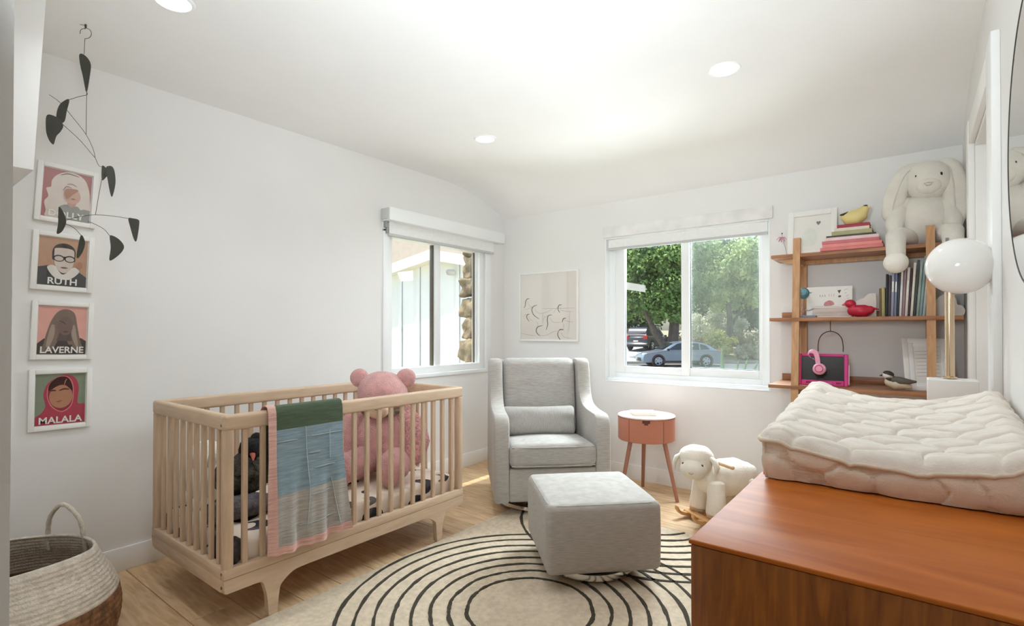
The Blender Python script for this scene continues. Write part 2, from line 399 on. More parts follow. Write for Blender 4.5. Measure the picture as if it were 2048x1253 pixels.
trim('window_casing', [((XL, 2.53, .83), (XL + .012, 2.59, 1.99)), ((XL, 3.72, .83), (XL + .012, 3.80, 1.99)), ((XL, 2.59, .83), (XL + .014, 3.72, .862)), ((XL, 2.53, 1.97), (XL + .012, 3.80, 2.04))], VINYL, w2)
trim('sash', [((xo + .02, 3.105, .918), (xi - .012, 3.165, 1.94)), ((xo + .02, 2.635, .918), (xi - .03, 2.652, 1.94)), ((xo + .02, 3.64, .918), (xi - .03, 3.66, 1.94))], VINYL, w2)
trim('glazing_bead', [((xo + .03, 3.09, .918), (xi - .03, 3.106, 1.94)), ((xo + .03, 2.652, .918), (xi - .04, 2.656, 1.94)), ((xo + .03, 3.632, .918), (xi - .04, 3.64, 1.94))], mat('gasket_shaded_edge', (96, 88, 80), .6), w2)  # dark brown paints the shaded sash edge as well as thin gaskets
b = MB(); b.box((-3.262, 2.652, .918), (-3.258, 3.09, 1.94)); b.build('pane', GLASS, w2, smooth=0)
b = MB(); b.box((-3.272, 3.165, .918), (-3.268, 3.64, 1.94)); b.build('pane', GLASS, w2, smooth=0)
# roller blinds
FAB = mat('blind_fabric', (236, 237, 235), .8, nz=(40, .02), bump=(300, .1, .001))
t = thing('roller_blind', 'white roller blind in a square cassette above the side window', 'blind', (XL, 3.2, 2.0))
b = MB(); b.rbox((.05, .01, .093), (.096, 1.38, .097), .003, 1); b.build('cassette', VINYL, t)
b = MB(); b.rbox((.052, -.685, .093), (.085, .012, .085), .003, 1); b.build('end_cap', mat('end_cap_grey', (196, 197, 194), .6), t)
b = MB(); b.box((.026, -.63, -.045), (.030, .61, .05)); b.build('blind_fabric', FAB, t, smooth=0)
b = MB(); b.rbox((.028, -.01, -.052), (.014, 1.25, .02), .004, 1); b.build('bottom_bar', MOULD, t)
b = MB(); b.rbox((.025, -.66, .02), (.035, .02, .05), .004, 1); b.rbox((.022, -.645, -.02), (.02, .014, .05), .003, 1); b.build('bracket', mat('bracket_grey', (150, 152, 150), .5), t)
t = thing('roller_blind', 'white roller blind rolled almost up inside the large back window', 'blind', (-1.445, YB, 1.9))
b = MB(); b.rbox((.005, -.012, .145), (1.32, .022, .088), .003, 1); b.build('cassette', mat('cassette_paint', (231, 230, 228), .85), t)
b = MB(); b.box((-.618, .022, .012), (.622, .025, .085)); b.build('blind_fabric', FAB, t, smooth=0)
b = MB(); b.rbox((0, .023, .006), (1.25, .014, .022), .004, 1); b.build('bottom_bar', MOULD, t)
# ---------------------------------------------------------------- recessed ceiling lights
LENS = mat('lit_lens', (255, 252, 246), .5, emit=4.5)
def downlight(x, y, label, z=2.505):
    t = thing('ceiling_light', label, 'ceiling light', (x, y, z), group='recessed ceiling lights')
    b = MB(); b.lathe([(.060, -.001), (.062, -.006), (.072, -.005), (.076, 0), (.060, -.0005)], seg=36); b.build('trim_ring', VINYL, t)
    b = MB(); b.lathe([(.0, -.0045), (.03, -.004), (.061, -.003)], seg=36); b.build('lens', LENS, t)
    light('downlight', 'AREA', (x, y, z - .008), DOWNLIGHT, (.89, .95, 1), (x, y, 0), .12).data.spread = rad(130)
downlight(-2.29, .80, 'round recessed ceiling light at the top left, cut by the frame edge')
downlight(-2.28, 2.66, 'round recessed ceiling light nearest the side window, above the crib end')
downlight(-.737, 2.67, 'round recessed ceiling light above the dresser side of the room')
# ---------------------------------------------------------------- rug
t = thing('rug', 'cream wool rug with charcoal concentric rings under the ottoman', 'rug', (-1.27, 1.86, 0))
rx0, rx1, ry0, ry1 = -2.165, -.372, .62, 3.115
b = MB(); b.rbox((0, 0, .006), (rx1 - rx0, ry1 - ry0, .011), .004, 1, m=(30, 40, 1), fn=lambda p: p + V((0, 0, .0015 * NZ.noise(p * 6) if p.z > 0 else 0)))
b.build('rug_pile', RUG, t)
def ring(cx, cy, r, seed):
    n = 150; out = []; runs = [[]]
    for i in range(n + 1):
        a = 2 * math.pi * i / n
        j = .006 * NZ.noise(V((math.cos(a) * 3, math.sin(a) * 3, seed))) + .002 * NZ.noise(V((math.cos(a) * 30, math.sin(a) * 30, seed)))
        w = .0075 + .004 * NZ.noise(V((math.cos(a) * 6, math.sin(a) * 6, seed + 9))) + .003 * NZ.noise(V((math.cos(a) * 45, math.sin(a) * 45, seed + 3)))
        p = V((math.cos(a), math.sin(a), 0)); q = V((cx, cy, 0)) + p * (r + j)
        if rx0 + .012 < q.x < rx1 - .012 and ry0 + .012 < q.y < ry1 - .012: runs[-1].append((q - p * max(w, .004), q + p * max(w, .004)))
        elif runs[-1]: runs.append([])
    b = MB()
    for run in runs:
        if len(run) < 2: continue
        vs = []; fs = []
        for A, B in run:
            o = V((-(-1.27), -1.86, 0))
            A = A + o; B = B + o
            vs += [(A.x, A.y, .0085), (A.x, A.y, .0145), (B.x, B.y, .0145), (B.x, B.y, .0085)]
        for i in range(len(run) - 1):
            for k in range(3): fs.append((i * 4 + k, i * 4 + k + 1, i * 4 + k + 5, i * 4 + k + 4))
        b.add(vs, fs)
    if b.v: b.build('ring', RUGD, t, smooth=60)
for i in range(8):
    ring(-1.33, 1.85, .272 + .0775 * i, i)
    ring(-1.33, 3.20, .262 + .083 * i, 20 + i)
# ---------------------------------------------------------------- crib
cx0, cx1, cy0, cy1 = -2.935, -2.165, .945, 2.325
t = crib = thing('crib', 'washed beech wooden crib with slatted sides and splayed flared legs', 'crib', (cx1, (cy0 + cy1) / 2, 0))
OX, OY = cx1, (cy0 + cy1) / 2
ym0, ym1 = cy0 - OY, cy1 - OY; xb = cx0 - OX
# top rails, local coords: x 0 (front) .. xb (wall side)
b = MB(); b.rbox((-.020, 0, .845), (.04, ym1 - ym0, .064), .012, 2); b.build('top_rail', CRIBW, t)
b = MB(); b.rbox((xb + .020, 0, .845), (.04, ym1 - ym0, .064), .012, 2); b.build('top_rail', CRIBW, t)
for yy in (ym0 + .02, ym1 - .02):
    b = MB(); b.rbox((xb / 2, yy, .845), (-xb - .05, .04, .063), .012, 2); b.build('end_rail', mat('washed_beech_end', (190, 165, 140), .5, nz=(5, .1), stretch=(1.2, 9, 9), col2=(206, 180, 152), dist=.4), t)
for xx in (-.021, xb + .021):
    for yy in (ym0 + .021, ym1 - .021):
        b = MB(); b.rbox((xx, yy, .536), (.04, .04, .57), .012, 2); p = b.build('corner_post', CRIBV, t)
# lower box: upper strip and lower strip with a fine seam
for xx in (-.016, xb + .016):
    b = MB(); b.rbox((xx, 0, .244), (.032, ym1 - ym0 - .002, .042), .004, 1); b.build('lower_rail', CRIBW, t)
for yy in (ym0 + .016, ym1 - .016):
    b = MB(); b.rbox((xb / 2, yy, .244), (-xb - .064, .032, .042), .004, 1); b.build('lower_rail', MATS['washed_beech_end'], t)
    b = MB(); b.rbox((xb / 2, yy, .196), (-xb - .062, .030, .056), .004, 1); b.build('base_board', MATS['washed_beech_end'], t)
# front and back base boards run out into the two flared legs (one curved outline each)
def base_out():
    h0, h1 = .168, .2225
    o = [(ym0, h1), (ym0 + .004, h0 + .004), (ym0 + .012, h0)]
    for yc, sg in ((1.147 - OY, 1), (2.128 - OY, 1)):
        pts = []
        if yc < 0: lo, hi = -.075, .145
        else: lo, hi = -.145, .085
        a = [(yc + lo, h0), (yc + lo * .62, h0 - .006), (yc - .034, h0 - .04), (yc - .026, .095), (yc - .021, .04), (yc - .019, .012)]
        c = [(yc + .019, .012), (yc + .021, .04), (yc + .027, .095), (yc + .038, h0 - .04), (yc + hi * .62, h0 - .006), (yc + hi, h0)]
        o += [(q.x, q.y) for q in curve_pts(a, 4)] + [(q.x, q.y) for q in curve_pts(c, 4)]
    o += [(ym1 - .012, h0), (ym1 - .004, h0 + .004), (ym1, h1)]
    return o
for xx in (-.031, xb + .001):
    b = MB(); b.prism(base_out(), lambda u, v: (xx, u, v), (.030, 0, 0)); b.build('legged_base_board', CRIBW, t, smooth=30)
# leg tips
for xx in (-.016, xb + .016):
    for yc in (1.147, 2.128):
        b = MB(); b.lathe([(0, 0), (.014, 0), (.0185, .004), (.0185, .014), (0, .014)], (xx, yc - OY, 0), 14); b.build('leg_tip', CRIBW, t)
sl = MB(); sl.rbox((0, 0, 0), (.018, .023, .556), .004, 1); slm = sl.mesh('slat'); slm.materials.append(CRIBV)
sle = MB(); sle.rbox((0, 0, 0), (.023, .018, .556), .004, 1); slem = sle.mesh('slat'); slem.materials.append(CRIBV)
def slat(me, p):
    o = bpy.data.objects.new('slat', me); C.objects.link(o); o.parent = t; o.location = p
for k in range(17):
    for xx in (-.02, xb + .02): slat(slm, (xx, 1.033 + .0757 * k - OY, .538))
for k in range(9):
    for yy in (ym0 + .02, ym1 - .02): slat(slem, (xb + .02 + .0738 * (k + 1) - .002, yy, .538))
b = MB(); b.box((xb + .034, ym0 + .034, .215), (-.034, ym1 - .034, .230)); b.build('mattress_support', CRIBW, t, smooth=0)
for (xx, zz) in ((-.03, .835), (-.024, .244), (-.024, .19)):
    b = MB(); b.loft([(xx, ym0 - .001, zz), (xx, ym0 + .006, zz)], .006, 10, up=(1, 0, 0), caps=False); b.build('bolt', mat('bolt_wood', (120, 96, 74), .5), t)
# ---------------------------------------------------------------- crib mattress in a patterned sheet
def sheet_mat():
    m = bpy.data.materials.new('moon_print_sheet'); m.use_nodes = True; nt = m.node_tree; N = nt.nodes; L = nt.links; bs = N['Principled BSDF']
    tc = N.new('ShaderNodeTexCoord'); mp = N.new('ShaderNodeMapping'); L.new(tc.outputs['Object'], mp.inputs[0]); mp.inputs['Scale'].default_value = (1, 1, 1.25)
    ns = N.new('ShaderNodeTexNoise'); ns.inputs['Scale'].default_value = 9; mx = N.new('ShaderNodeVectorMath'); mx.operation = 'MULTIPLY_ADD'
    L.new(mp.outputs[0], ns.inputs['Vector']); mx.inputs[1].default_value = (.06, .06, .06); L.new(ns.outputs['Color'], mx.inputs[0]); L.new(mp.outputs[0], mx.inputs[2])
    vo = N.new('ShaderNodeTexVoronoi'); vo.inputs['Scale'].default_value = 6.0; vo.inputs['Randomness'].default_value = .75; L.new(mx.outputs[0], vo.inputs['Vector'])
    v2 = N.new('ShaderNodeTexVoronoi'); v2.inputs['Scale'].default_value = 6.0; v2.inputs['Randomness'].default_value = .75
    of = N.new('ShaderNodeVectorMath'); of.operation = 'ADD'; of.inputs[1].default_value = (.028, .034, .026); L.new(mx.outputs[0], of.inputs[0]); L.new(of.outputs[0], v2.inputs['Vector'])
    a = N.new('ShaderNodeMath'); a.operation = 'LESS_THAN'; a.inputs[1].default_value = .43; L.new(vo.outputs['Distance'], a.inputs[0])
    c = N.new('ShaderNodeMath'); c.operation = 'LESS_THAN'; c.inputs[1].default_value = .29; L.new(v2.outputs['Distance'], c.inputs[0])
    sb = N.new('ShaderNodeMath'); sb.operation = 'SUBTRACT'; sb.use_clamp = True; L.new(a.outputs[0], sb.inputs[0]); L.new(c.outputs[0], sb.inputs[1])
    n3 = N.new('ShaderNodeTexNoise'); n3.inputs['Scale'].default_value = 14; L.new(tc.outputs['Object'], n3.inputs['Vector'])
    dk = N.new('ShaderNodeValToRGB'); dk.color_ramp.elements[0].color = (*srgb((38, 36, 42)), 1); dk.color_ramp.elements[1].color = (*srgb((104, 98, 96)), 1); dk.color_ramp.elements[0].position = .45; dk.color_ramp.elements[1].position = .7
    L.new(n3.outputs[0], dk.inputs[0])
    mi = N.new('ShaderNodeMix'); mi.data_type = 'RGBA'; L.new(sb.outputs[0], mi.inputs[0]); mi.inputs[6].default_value = (*srgb((226, 212, 196)), 1); L.new(dk.outputs[0], mi.inputs[7])
    L.new(mi.outputs[2], bs.inputs['Base Color']); bs.inputs['Roughness'].default_value = .9; return m
t = thing('crib_mattress', 'crib mattress in a cream sheet printed with dark brush-stroke moons', 'mattress', (-2.55, OY, .231))
b = MB(); b.rbox((0, 0, .062), (.69, 1.30, .122), .03, 2, m=(12, 24, 3), fn=lambda p: p + V((0, 0, .006 * NZ.noise(p * 8) if p.z > 0 else 0)))
b.build('mattress', sheet_mat(), t, smooth=180)
b = MB(); b.loft([(-.33 + .66 * (i in (1, 2)), -.635 + 1.27 * (i in (2, 3)), .008) for i in range(4)], .004, 6, closed=True, caps=False); b.build('piping', TANF, t)
# ---------------------------------------------------------------- quilted throw over the front rail
t = thing('throw_blanket', 'gauze throw in green, blue and grey with pink border over the crib rail', 'blanket', (-2.165, 1.3, .25))
PTH = [(-.075, .30), (-.070, .45), (-.062, .58), (-.055, .612), (-.040, .637), (-.018, .6445), (.006, .638), (.016, .61), (.018, .56), (.02, .45), (.023, .30), (.026, .16), (.029, .02)]
cum = [0]
for i in range(1, len(PTH)): cum.append(cum[-1] + math.dist(PTH[i], PTH[i - 1]))
def path(s):
    s = max(0, min(s, cum[-1] - 1e-6))
    for i in range(1, len(PTH)):
        if s <= cum[i]:
            f = (s - cum[i - 1]) / (cum[i] - cum[i - 1]); return PTH[i - 1][0] * (1 - f) + PTH[i][0] * f, PTH[i - 1][1] * (1 - f) + PTH[i][1] * f
def cloth(s, y):
    x, z = path(s); f = max(0, (s - .62) / (cum[-1] - .62)) if s > .62 else 0
    yy = y + f * .020 * (y / .18) + f * (.008 if y > 0 else .012)
    out = f * (.016 + .014 * math.sin(y * 46 + .6) + .009 * math.sin(y * 90 + 2 + f * 2) + .006 * NZ.noise(V((y * 14, s * 9, 0))))
    out += .0012 * math.sin(s * 300 + y * 8) * min(1, f * 4)
    return V((x + max(out, -.002 + .004 * f), yy, z + .018 * f * (y > 0) * y / .18))
sG = cum[8] + .02; sB = sG + .275; sGr = cum[-1] - .034
def piece(name, s0, s1, ya, yb, m, th=.004, ns=24, ny=26, rel=0):
    b = MB()
    def f(u, v): 
        p = cloth(s0 + (s1 - s0) * v, ya + (yb - ya) * u); return p + V((rel, 0, 0 if s0 > .6 else rel))
    def g(u, v): return f(u, v) - V((th, 0, th if s0 + (s1 - s0) * v < cum[7] and s0 + (s1 - s0) * v > cum[2] else 0))
    b.grid(f, ny, ns); b.grid(g, ny, ns)
    n = (ny + 1); N = n * (ns + 1)
    edge = [(i, i + 1) for i in range(ny)] + [(ns * n + i, ns * n + i + 1) for i in range(ny)] + [(j * n, (j + 1) * n) for j in range(ns)] + [(j * n + ny, (j + 1) * n + ny) for j in range(ns)]
    b.f += [(i, j, N + j, N + i) for i, j in edge]; b.m += [0] * len(edge)
    return b.build(name, m, t, smooth=60)
def gz(nm, c): return mat(nm, c, .95, nz=(50, .16), stretch=(.4, .25, 4), bump=(200, .6, .004), sheen=.1)
YA, YBk = -.158, .172
piece('green_panel', 0, sG, YA, YBk, gz('green_gauze', (74, 88, 66)), ns=40)
piece('blue_panel', sG, sB, YA, YBk, gz('blue_gauze', (134, 154, 164)))
piece('grey_panel', sB, sGr, YA, YBk, gz('grey_gauze', (172, 166, 158)))
piece('pink_hem', sGr, cum[-1], YA - .028, YBk, gz('pink_gauze', (214, 170, 158)), ns=6)
piece('pink_border', .25, cum[-1], YA - .030, YA + .004, MATS['pink_gauze'], ns=70, ny=6, rel=.005)
# stitched seams between the patches
b = MB(); SE = [((.10, sG + .03), (.10, sG + .16)), ((-.02, sG), (-.01, sG + .26)), ((.0, sG + .12), (.05, sG + .12)), ((-.155, sG + .05), (-.06, sG + .05)), ((.02, sG + .19), (.12, sG + .19)), ((-.01, sB), (-.03, sB + .17)), ((-.06, sB + .15), (.11, sB + .15)), ((.10, sB - .02), (.12, sB + .2)), ((.01, sG + .045), (.16, sG + .045)), ((.0, sB + .03), (.10, sB + .03))]
for (ya, sa), (yb, sb_) in SE:
    b.loft([cloth(sa + (sb_ - sa) * i / 8, ya + (yb - ya) * i / 8) + V((.0035, 0, 0)) for i in range(9)], .0020, 5, up=(1, 0, 0))
b.build('seam', mat('pale_seam', (170, 178, 180), .9), t)
# ---------------------------------------------------------------- toys in the crib
t = thing('teddy_bear', 'big pink plush teddy bear sitting at the far end of the crib', 'soft toy', (-2.52, 2.0, .366), rad(40))
# faces local -Y
b = MB(); b.ell((0, .03, .20), (.18, .155, .21), (0, 0, 0), 28, 18, .012, 9); b.build('body', PINKF, t, 180)
b = MB(); b.ell((0, .0, .475), (.150, .135, .132), (0, 0, 0), 28, 18, .008, 10); hd = b.build('head', PINKF, t, 180)
for s_ in (-1, 1):
    b = MB(); b.ell((s_ * .138, .02, .565), (.058, .032, .056), (0, s_ * .3, 0), 18, 12, .004, 20); b.build('ear', PINKF, t, 180)
    b = MB(); b.loft([(s_ * .12, .01, .35), (s_ * .185, -.02, .275), (s_ * .215, -.05, .19), (s_ * .205, -.08, .13)], [.065, .076, .08, .062], 16, amp=.008, freq=18); b.build('arm', PINKD if s_ > 0 else PINKF, t, 180)
b = MB(); b.loft([(-.08, -.06, .095), (-.13, -.16, .085), (-.155, -.24, .08)], [.085, .085, .075], 18, amp=.008, freq=14); b.build('leg', PINKF, t, 180)
b = MB(); b.loft([(.08, -.06, .095), (.11, -.17, .085), (.10, -.25, .08)], [.085, .085, .075], 18, amp=.008, freq=14); b.build('leg', PINKF, t, 180)
for x_, y_ in ((-.165, -.275), (.10, -.285)):
    b = MB(); b.ell((x_, y_, .095), (.068, .05, .095), (0, 0, 0), 18, 12, .006, 18); b.build('foot', PINKF, t, 180)
b = MB(); b.ell((0, -.124, .395), (.066, .045, .052), (0, 0, 0), 18, 12); b.build('muzzle', mat('muzzle_plush', (226, 196, 170), .9, nz=(30, .06), sheen=.3), t, 180)
b = MB(); b.ell((0, -.165, .413), (.022, .014, .014)); b.build('nose', mat('toy_nose', (84, 66, 60), .4), t, 180)
for s_ in (-1, 1):
    b = MB(); b.ell((s_ * .054, -.128, .438), (.011, .008, .012), nu=12, nv=8); b.build('eye', mat('toy_eye', (26, 20, 20), .15), t, 180)
b = MB(); b.loft([(.11 * math.cos(a), .0 + .095 * math.sin(a), .378) for a in [2 * math.pi * i / 24 for i in range(24)]], (.022, .016), 8, closed=True, caps=False)
b.ell((.05, -.11, .375), (.05, .014, .024), (0, .3, .3), 14, 8); b.ell((-.03, -.115, .375), (.045, .014, .024), (0, -.3, -.2), 14, 8); b.build('neck_ribbon', mat('olive_ribbon', (116, 106, 82), .8, nz=(20, .2)), t, 180)
t = thing('soft_toy', 'dark shaggy plush bird with a red beak propped in the near end of the crib', 'soft toy', (-2.55, 1.19, .442))
b = MB(); b.ell((0, 0, .085), (.10, .12, .10), (0, 0, 0), 22, 14, .02, 26); b.build('body', DARKF, t, 180)
b = MB(); b.ell((.01, .045, .205), (.058, .058, .055), (0, 0, 0), 18, 12, .008, 30); b.ell((.01, .075, .235), (.03, .035, .045), (.5, 0, 0), 14, 8); b.build('head', mat('black_fur', (32, 30, 30), .95, nz=(30, .3), bump=(80, 1, .02)), t, 180)
b = MB(); b.loft([(.045, .03, .19), (.085, .015, .182), (.105, .005, .168)], [(.014, .010), (.010, .007), .003], 10); b.build('beak', mat('red_felt', (160, 84, 66), .8), t, 180)
t = thing('soft_toy', 'slate grey plush bolster animal lying on the mattress under the dark bird', 'soft toy', (-2.46, 1.16, .352))
b = MB(); b.loft([(0, -.13, .05), (0, -.06, .056), (.0, .05, .052), (0, .14, .04)], [(.05, .045), (.075, .052), (.07, .05), (.04, .035)], 18, amp=.006, freq=20); b.build('body', GREYF, t, 180)
b = MB(); b.loft([(.03, .10, .035), (.06, .15, .028), (.07, .20, .02)], [.025, .02, .012], 10); b.build('tail', GREYF, t, 180)
t = thing('soft_toy', 'cream floppy plush rabbit slumped in the wall corner of the crib', 'soft toy', (-2.79, 1.13, .362))
b = MB(); b.ell((0, 0, .10), (.09, .075, .105), (0, 0, 0), 20, 14, .006, 14); b.build('body', CREAM, t, 180)
b = MB(); b.ell((.02, .0, .245), (.07, .065, .065), (0, 0, 0), 20, 12, .004, 14); b.build('head', CREAM, t, 180)
for s_ in (-1, 1):
    b = MB(); b.loft([(.02 + s_ * .05, -.02, .29), (.01 + s_ * .085, -.05, .23), (.0 + s_ * .09, -.065, .14), (s_ * .09, -.07, .07)], [(.02, .012), (.03, .014), (.036, .016), (.028, .014)], 12, up=(0, 1, 0)); b.build('ear', CREAM, t, 180)
    b = MB(); b.loft([(s_ * .05, -.03, .03), (s_ * .07, -.075, .025)], [.028, .03], 12); b.build('foot', CREAM, t, 180)
# ---------------------------------------------------------------- glider armchair (faces local -Y)
t = thing('armchair', 'grey linen winged glider armchair on a round swivel base in the corner', 'armchair', (-2.14, 3.15, .015), rad(43.4))
side = [(-.395, .085), (-.400, .12)] + [(q.x, q.y) for q in curve_pts([(-.400, .50), (-.397, .575), (-.375, .622), (-.33, .645), (-.26, .648), (-.10, .652), (.02, .67), (.09, .715), (.125, .78), (.15, .86), (.168, .935), (.185, .968), (.22, .985), (.31, .985), (.345, .975), (.36, .95), (.375, .8)], 5)] + [(.395, .10), (.39, .085)]
def side_mb(s_):
    b = MB(); n = len(side); c = V((0, sum(p[0] for p in side) / n, sum(p[1] for p in side) / n))
    xo, xi = .385 * s_, .285 * s_
    # rounded slab: inset rings
    rings = []
    for k, (ins, x) in enumerate([(.022, xo), (.007, xo - s_ * .006), (0, xo - s_ * .022), (0, xi + s_ * .022), (.007, xi + s_ * .006), (.022, xi)]):
        R = []
        for i in range(n):
            p, q, r_ = V(side[i - 1]), V(side[i]), V(side[(i + 1) % n]); tn = (r_ - p).normalized(); nn = V((-tn.y, tn.x))   # outline runs clockwise -> inward normal
            R.append((x, q.x + tn.y * ins, q.y - tn.x * ins))
        rings.append(R)
    vs = [p for R in rings for p in R]; fs = [tuple(range(n)), tuple(range(5 * n, 6 * n))]
    for k in range(5):
        for i in range(n):
            j = (i + 1) % n; fs.append((k * n + i, k * n + j, (k + 1) * n + j, (k + 1) * n + i))
    b.add(vs, fs); return b
for s_ in (-1, 1): side_mb(s_).build('arm_and_wing', LINEN, t, 40)
b = MB(); b.rbox((0, -.372, .195), (.572, .04, .215), .012, 2); b.build('front_panel', LINEN, t)
b = MB(); b.rbox((0, .355, .53), (.60, .06, .88), .02, 2); b.build('back_panel', LINEN, t)
b = MB(); b.rbox((0, -.02, .27), (.57, .66, .05), .01, 1); b.build('seat_deck', LINEN, t)
def cush(p):
    q = p.copy()
    if p.z > 0: q.z += .022 * math.cos(min(1.5, abs(p.x) / .30 * 1.4)) * math.cos(min(1.5, abs(p.y) / .34 * 1.3)) - .045 * (p.y + .33) / .66
    q.z += .003 * NZ.noise(p * 9); return q
b = MB(); b.rbox((0, -.115, .385), (.575, .62, .155), .045, 3, m=(14, 14, 3), fn=cush); b.build('seat_cushion', LINEN2, t, 180)
b = MB()
for zz in (.325, .445):
    b.loft([(x * .262, -.425 + .012 * (abs(x) > .9), zz) for x in (-1.03, -.96, -.5, 0, .5, .96, 1.03)], .0045, 6)
b.build('cushion_piping', LINEN, t)
def backc(p):
    q = p.copy(); q.y -= .03 * math.cos(min(1.5, abs(p.x) / .29 * 1.3)) * math.cos(min(1.5, abs(p.z) / .3 * 1.2)) * (p.y < 0)
    q.y += .10 * (p.z + .28) / .56 + .005 * math.sin(p.z * 38 + 2 * NZ.noise(p * 5)) * (.4 - p.z) + .004 * NZ.noise(p * 8); return q
b = MB(); b.rbox((0, .185, .70), (.555, .13, .575), .05, 3, m=(14, 3, 18), fn=backc); b.build('back_cushion', LINEN2, t, 180)
b = MB(); b.lathe([(.0, .078), (.20, .078), (.20, .062), (.10, .045), (0, .045)], (0, .03, 0), 40); b.build('swivel_plate', BLACK, t)
b = MB(); b.lathe([(.295, .0), (.345, .0), (.35, .01), (.342, .03), (.305, .034), (.295, .02), (.295, 0)], (0, -.02, 0), 48); b.build('base_ring', CHROME, t)
b = MB(); b.rbox((0, -.02, .05), (.62, .05, .03), .006, 1); b.loft([(0, -.02, .04), (0, -.02, .08)], .03, 14, up=(1, 0, 0), caps=False); b.build('base_bar', BLACK, t)
# lumbar pillow
t = thing('lumbar_pillow', 'small grey corduroy lumbar pillow leaning on the armchair back', 'pillow', (-2.1668, 3.1284, .455), rad(43.4))
def pil(p):
    f = (1 - (abs(p.x) / .27) ** 2.2); g = (1 - (abs(p.z) / .105) ** 2.4)
    q = p.copy(); q.y = p.y * (.22 + .78 * max(0, f) ** .5 * max(0, g) ** .5) + .004 * NZ.noise(p * 12) + .004 * math.sin(p.z * 60 + 9 * abs(p.x)) * (abs(p.x) > .16)
    q.z *= 1 - .06 * math.cos(p.x / .27 * 1.5); return q
b = MB(); b.rbox((0, 0, .105), (.53, .13, .215), .03, 2, m=(22, 4, 12), fn=pil, M=Mx.Rotation(rad(-10), 4, 'X')); b.build('cover', mat('grey_corduroy', (176, 172, 166), .9, nz=(70, .14), stretch=(6, 1, .4), bump=(200, .7, .004)), t, 180)
b = MB(); b.loft([(math.copysign(.262, -x) if False else p[0], 0, .105 + p[1]) for x, p in ((0, q) for q in [(-.258, -.095), (0, -.098), (.258, -.095), (.26, 0), (.258, .095), (0, .092), (-.258, .095), (-.26, 0)])], .004, 6, closed=True, caps=False, M=Mx.Rotation(rad(-10), 4, 'X')); b.build('piping', LINEN, t)
# ---------------------------------------------------------------- ottoman
t = thing('ottoman', 'square grey linen ottoman on a low round metal base in front of the armchair', 'ottoman', (-1.343, 2.393, .0155), rad(45))
def ott(p):
    q = p.copy()
    if p.z > 0: q.z += .014 * math.cos(min(1.55, abs(p.x) / .28 * 1.5)) * math.cos(min(1.55, abs(p.y) / .28 * 1.5))
    q.x *= 1 + .012 * math.cos(p.z / .165 * 1.5); q.y *= 1 + .012 * math.cos(p.z / .165 * 1.5); return q
b = MB(); b.rbox((0, 0, .229), (.55, .565, .325), .03, 3, m=(12, 12, 6), fn=ott); b.build('body', LINEN, t, 180)
b = MB(); sq = [(.262 * math.copysign(min(1, abs(math.cos(a)) * 1.32), math.cos(a)), .27 * math.copysign(min(1, abs(math.sin(a)) * 1.32), math.sin(a)), .385) for a in [2 * math.pi * (i + .5) / 48 for i in range(48)]]
b.loft(sq, .0045, 6, closed=True, caps=False); b.build('top_seam', LINEN2, t)
b = MB(); b.lathe([(0, .066), (.17, .066), (.185, .05), (.15, .04), (0, .04)], seg=40); b.build('swivel_plate', BLACK, t)
b = MB(); b.lathe([(.165, 0), (.222, 0), (.226, .008), (.222, .034), (.19, .040), (.165, .03), (.165, 0)], seg=48); b.build('base_ring', CHROME, t)
# ---------------------------------------------------------------- round side table
t = thing('side_table', 'round terracotta side table with a drawer and three splayed legs', 'side table', (-1.569, 3.65, 0))
b = MB(); b.lathe([(0, .585), (.194, .585), (.203, .588), (.206, .593), (.203, .599), (.194, .601), (0, .601)], seg=56); b.build('tabletop', TERRAL, t, 50)
# drum, with a half-moon finger notch cut in the drawer front (front towards the camera side)
AF = math.atan2(-3.65, 1.569)
b = MB(); vs = []; fs = []; nn = 96; zs = [.425, .50, .54, .552, .564, .575, .585]
for j, z in enumerate(zs):
    for i in range(nn):
        a = AF + 2 * math.pi * i / nn; vs.append((.203 * math.cos(a), .203 * math.sin(a), z))
for j in range(len(zs) - 1):
    for i in range(nn):
        da = min(i + .5, nn - i - .5) * 2 * math.pi / nn * .203; zc = (zs[j] + zs[j + 1]) / 2
        if math.hypot(da, zc - .585) < .030: continue
        k = (i + 1) % nn; fs.append((j * nn + i, j * nn + k, (j + 1) * nn + k, (j + 1) * nn + i))
b.add(vs, fs); b.lathe([(.203, .425), (.195, .420), (0, .420)], seg=nn); b.lathe([(.19, .585), (.19, .44)], seg=nn)
b.build('drum', TERRA, t, 50)
b = MB(); b.lathe([(.192, .584), (.1915, .50)], seg=48); b.lathe([(.2035, .518), (.2037, .5185)], seg=4)
b.build('drawer_inside', mat('drawer_shadow', (110, 62, 48), .7), t)
for s_ in (-.62, .62):
    b = MB(); a = AF + s_; b.rbox((.2032 * math.cos(a), .2032 * math.sin(a), .504), (.003, .003, .155), .001, 1); b.build('drawer_gap', MATS['drawer_shadow'], t)
for k in range(3):
    a = rad(120 * k); ca, sa = math.cos(a), math.sin(a)
    b = MB(); b.loft([(.135 * ca, .135 * sa, .425), (.232 * ca, .232 * sa, .0)], [.016, .012], 12, up=(-sa, ca, 0), caps=False); b.build('leg', TERRAD, t)
t = thing('book', 'white closed notebook lying flat on the terracotta side table', 'book', (-1.577, 3.62, .601), rad(36))
b = MB(); b.rbox((0, 0, .0025), (.17, .13, .004), .0015, 1); b.rbox((0, 0, .0225), (.17, .13, .004), .0015, 1); b.rbox((0, .064, .0125), (.17, .004, .022), .0015, 1); b.build('cover', PAPER, t)
b = MB(); b.rbox((0, -.001, .0125), (.162, .124, .016), .001, 1); b.build('pages', PAGES, t)
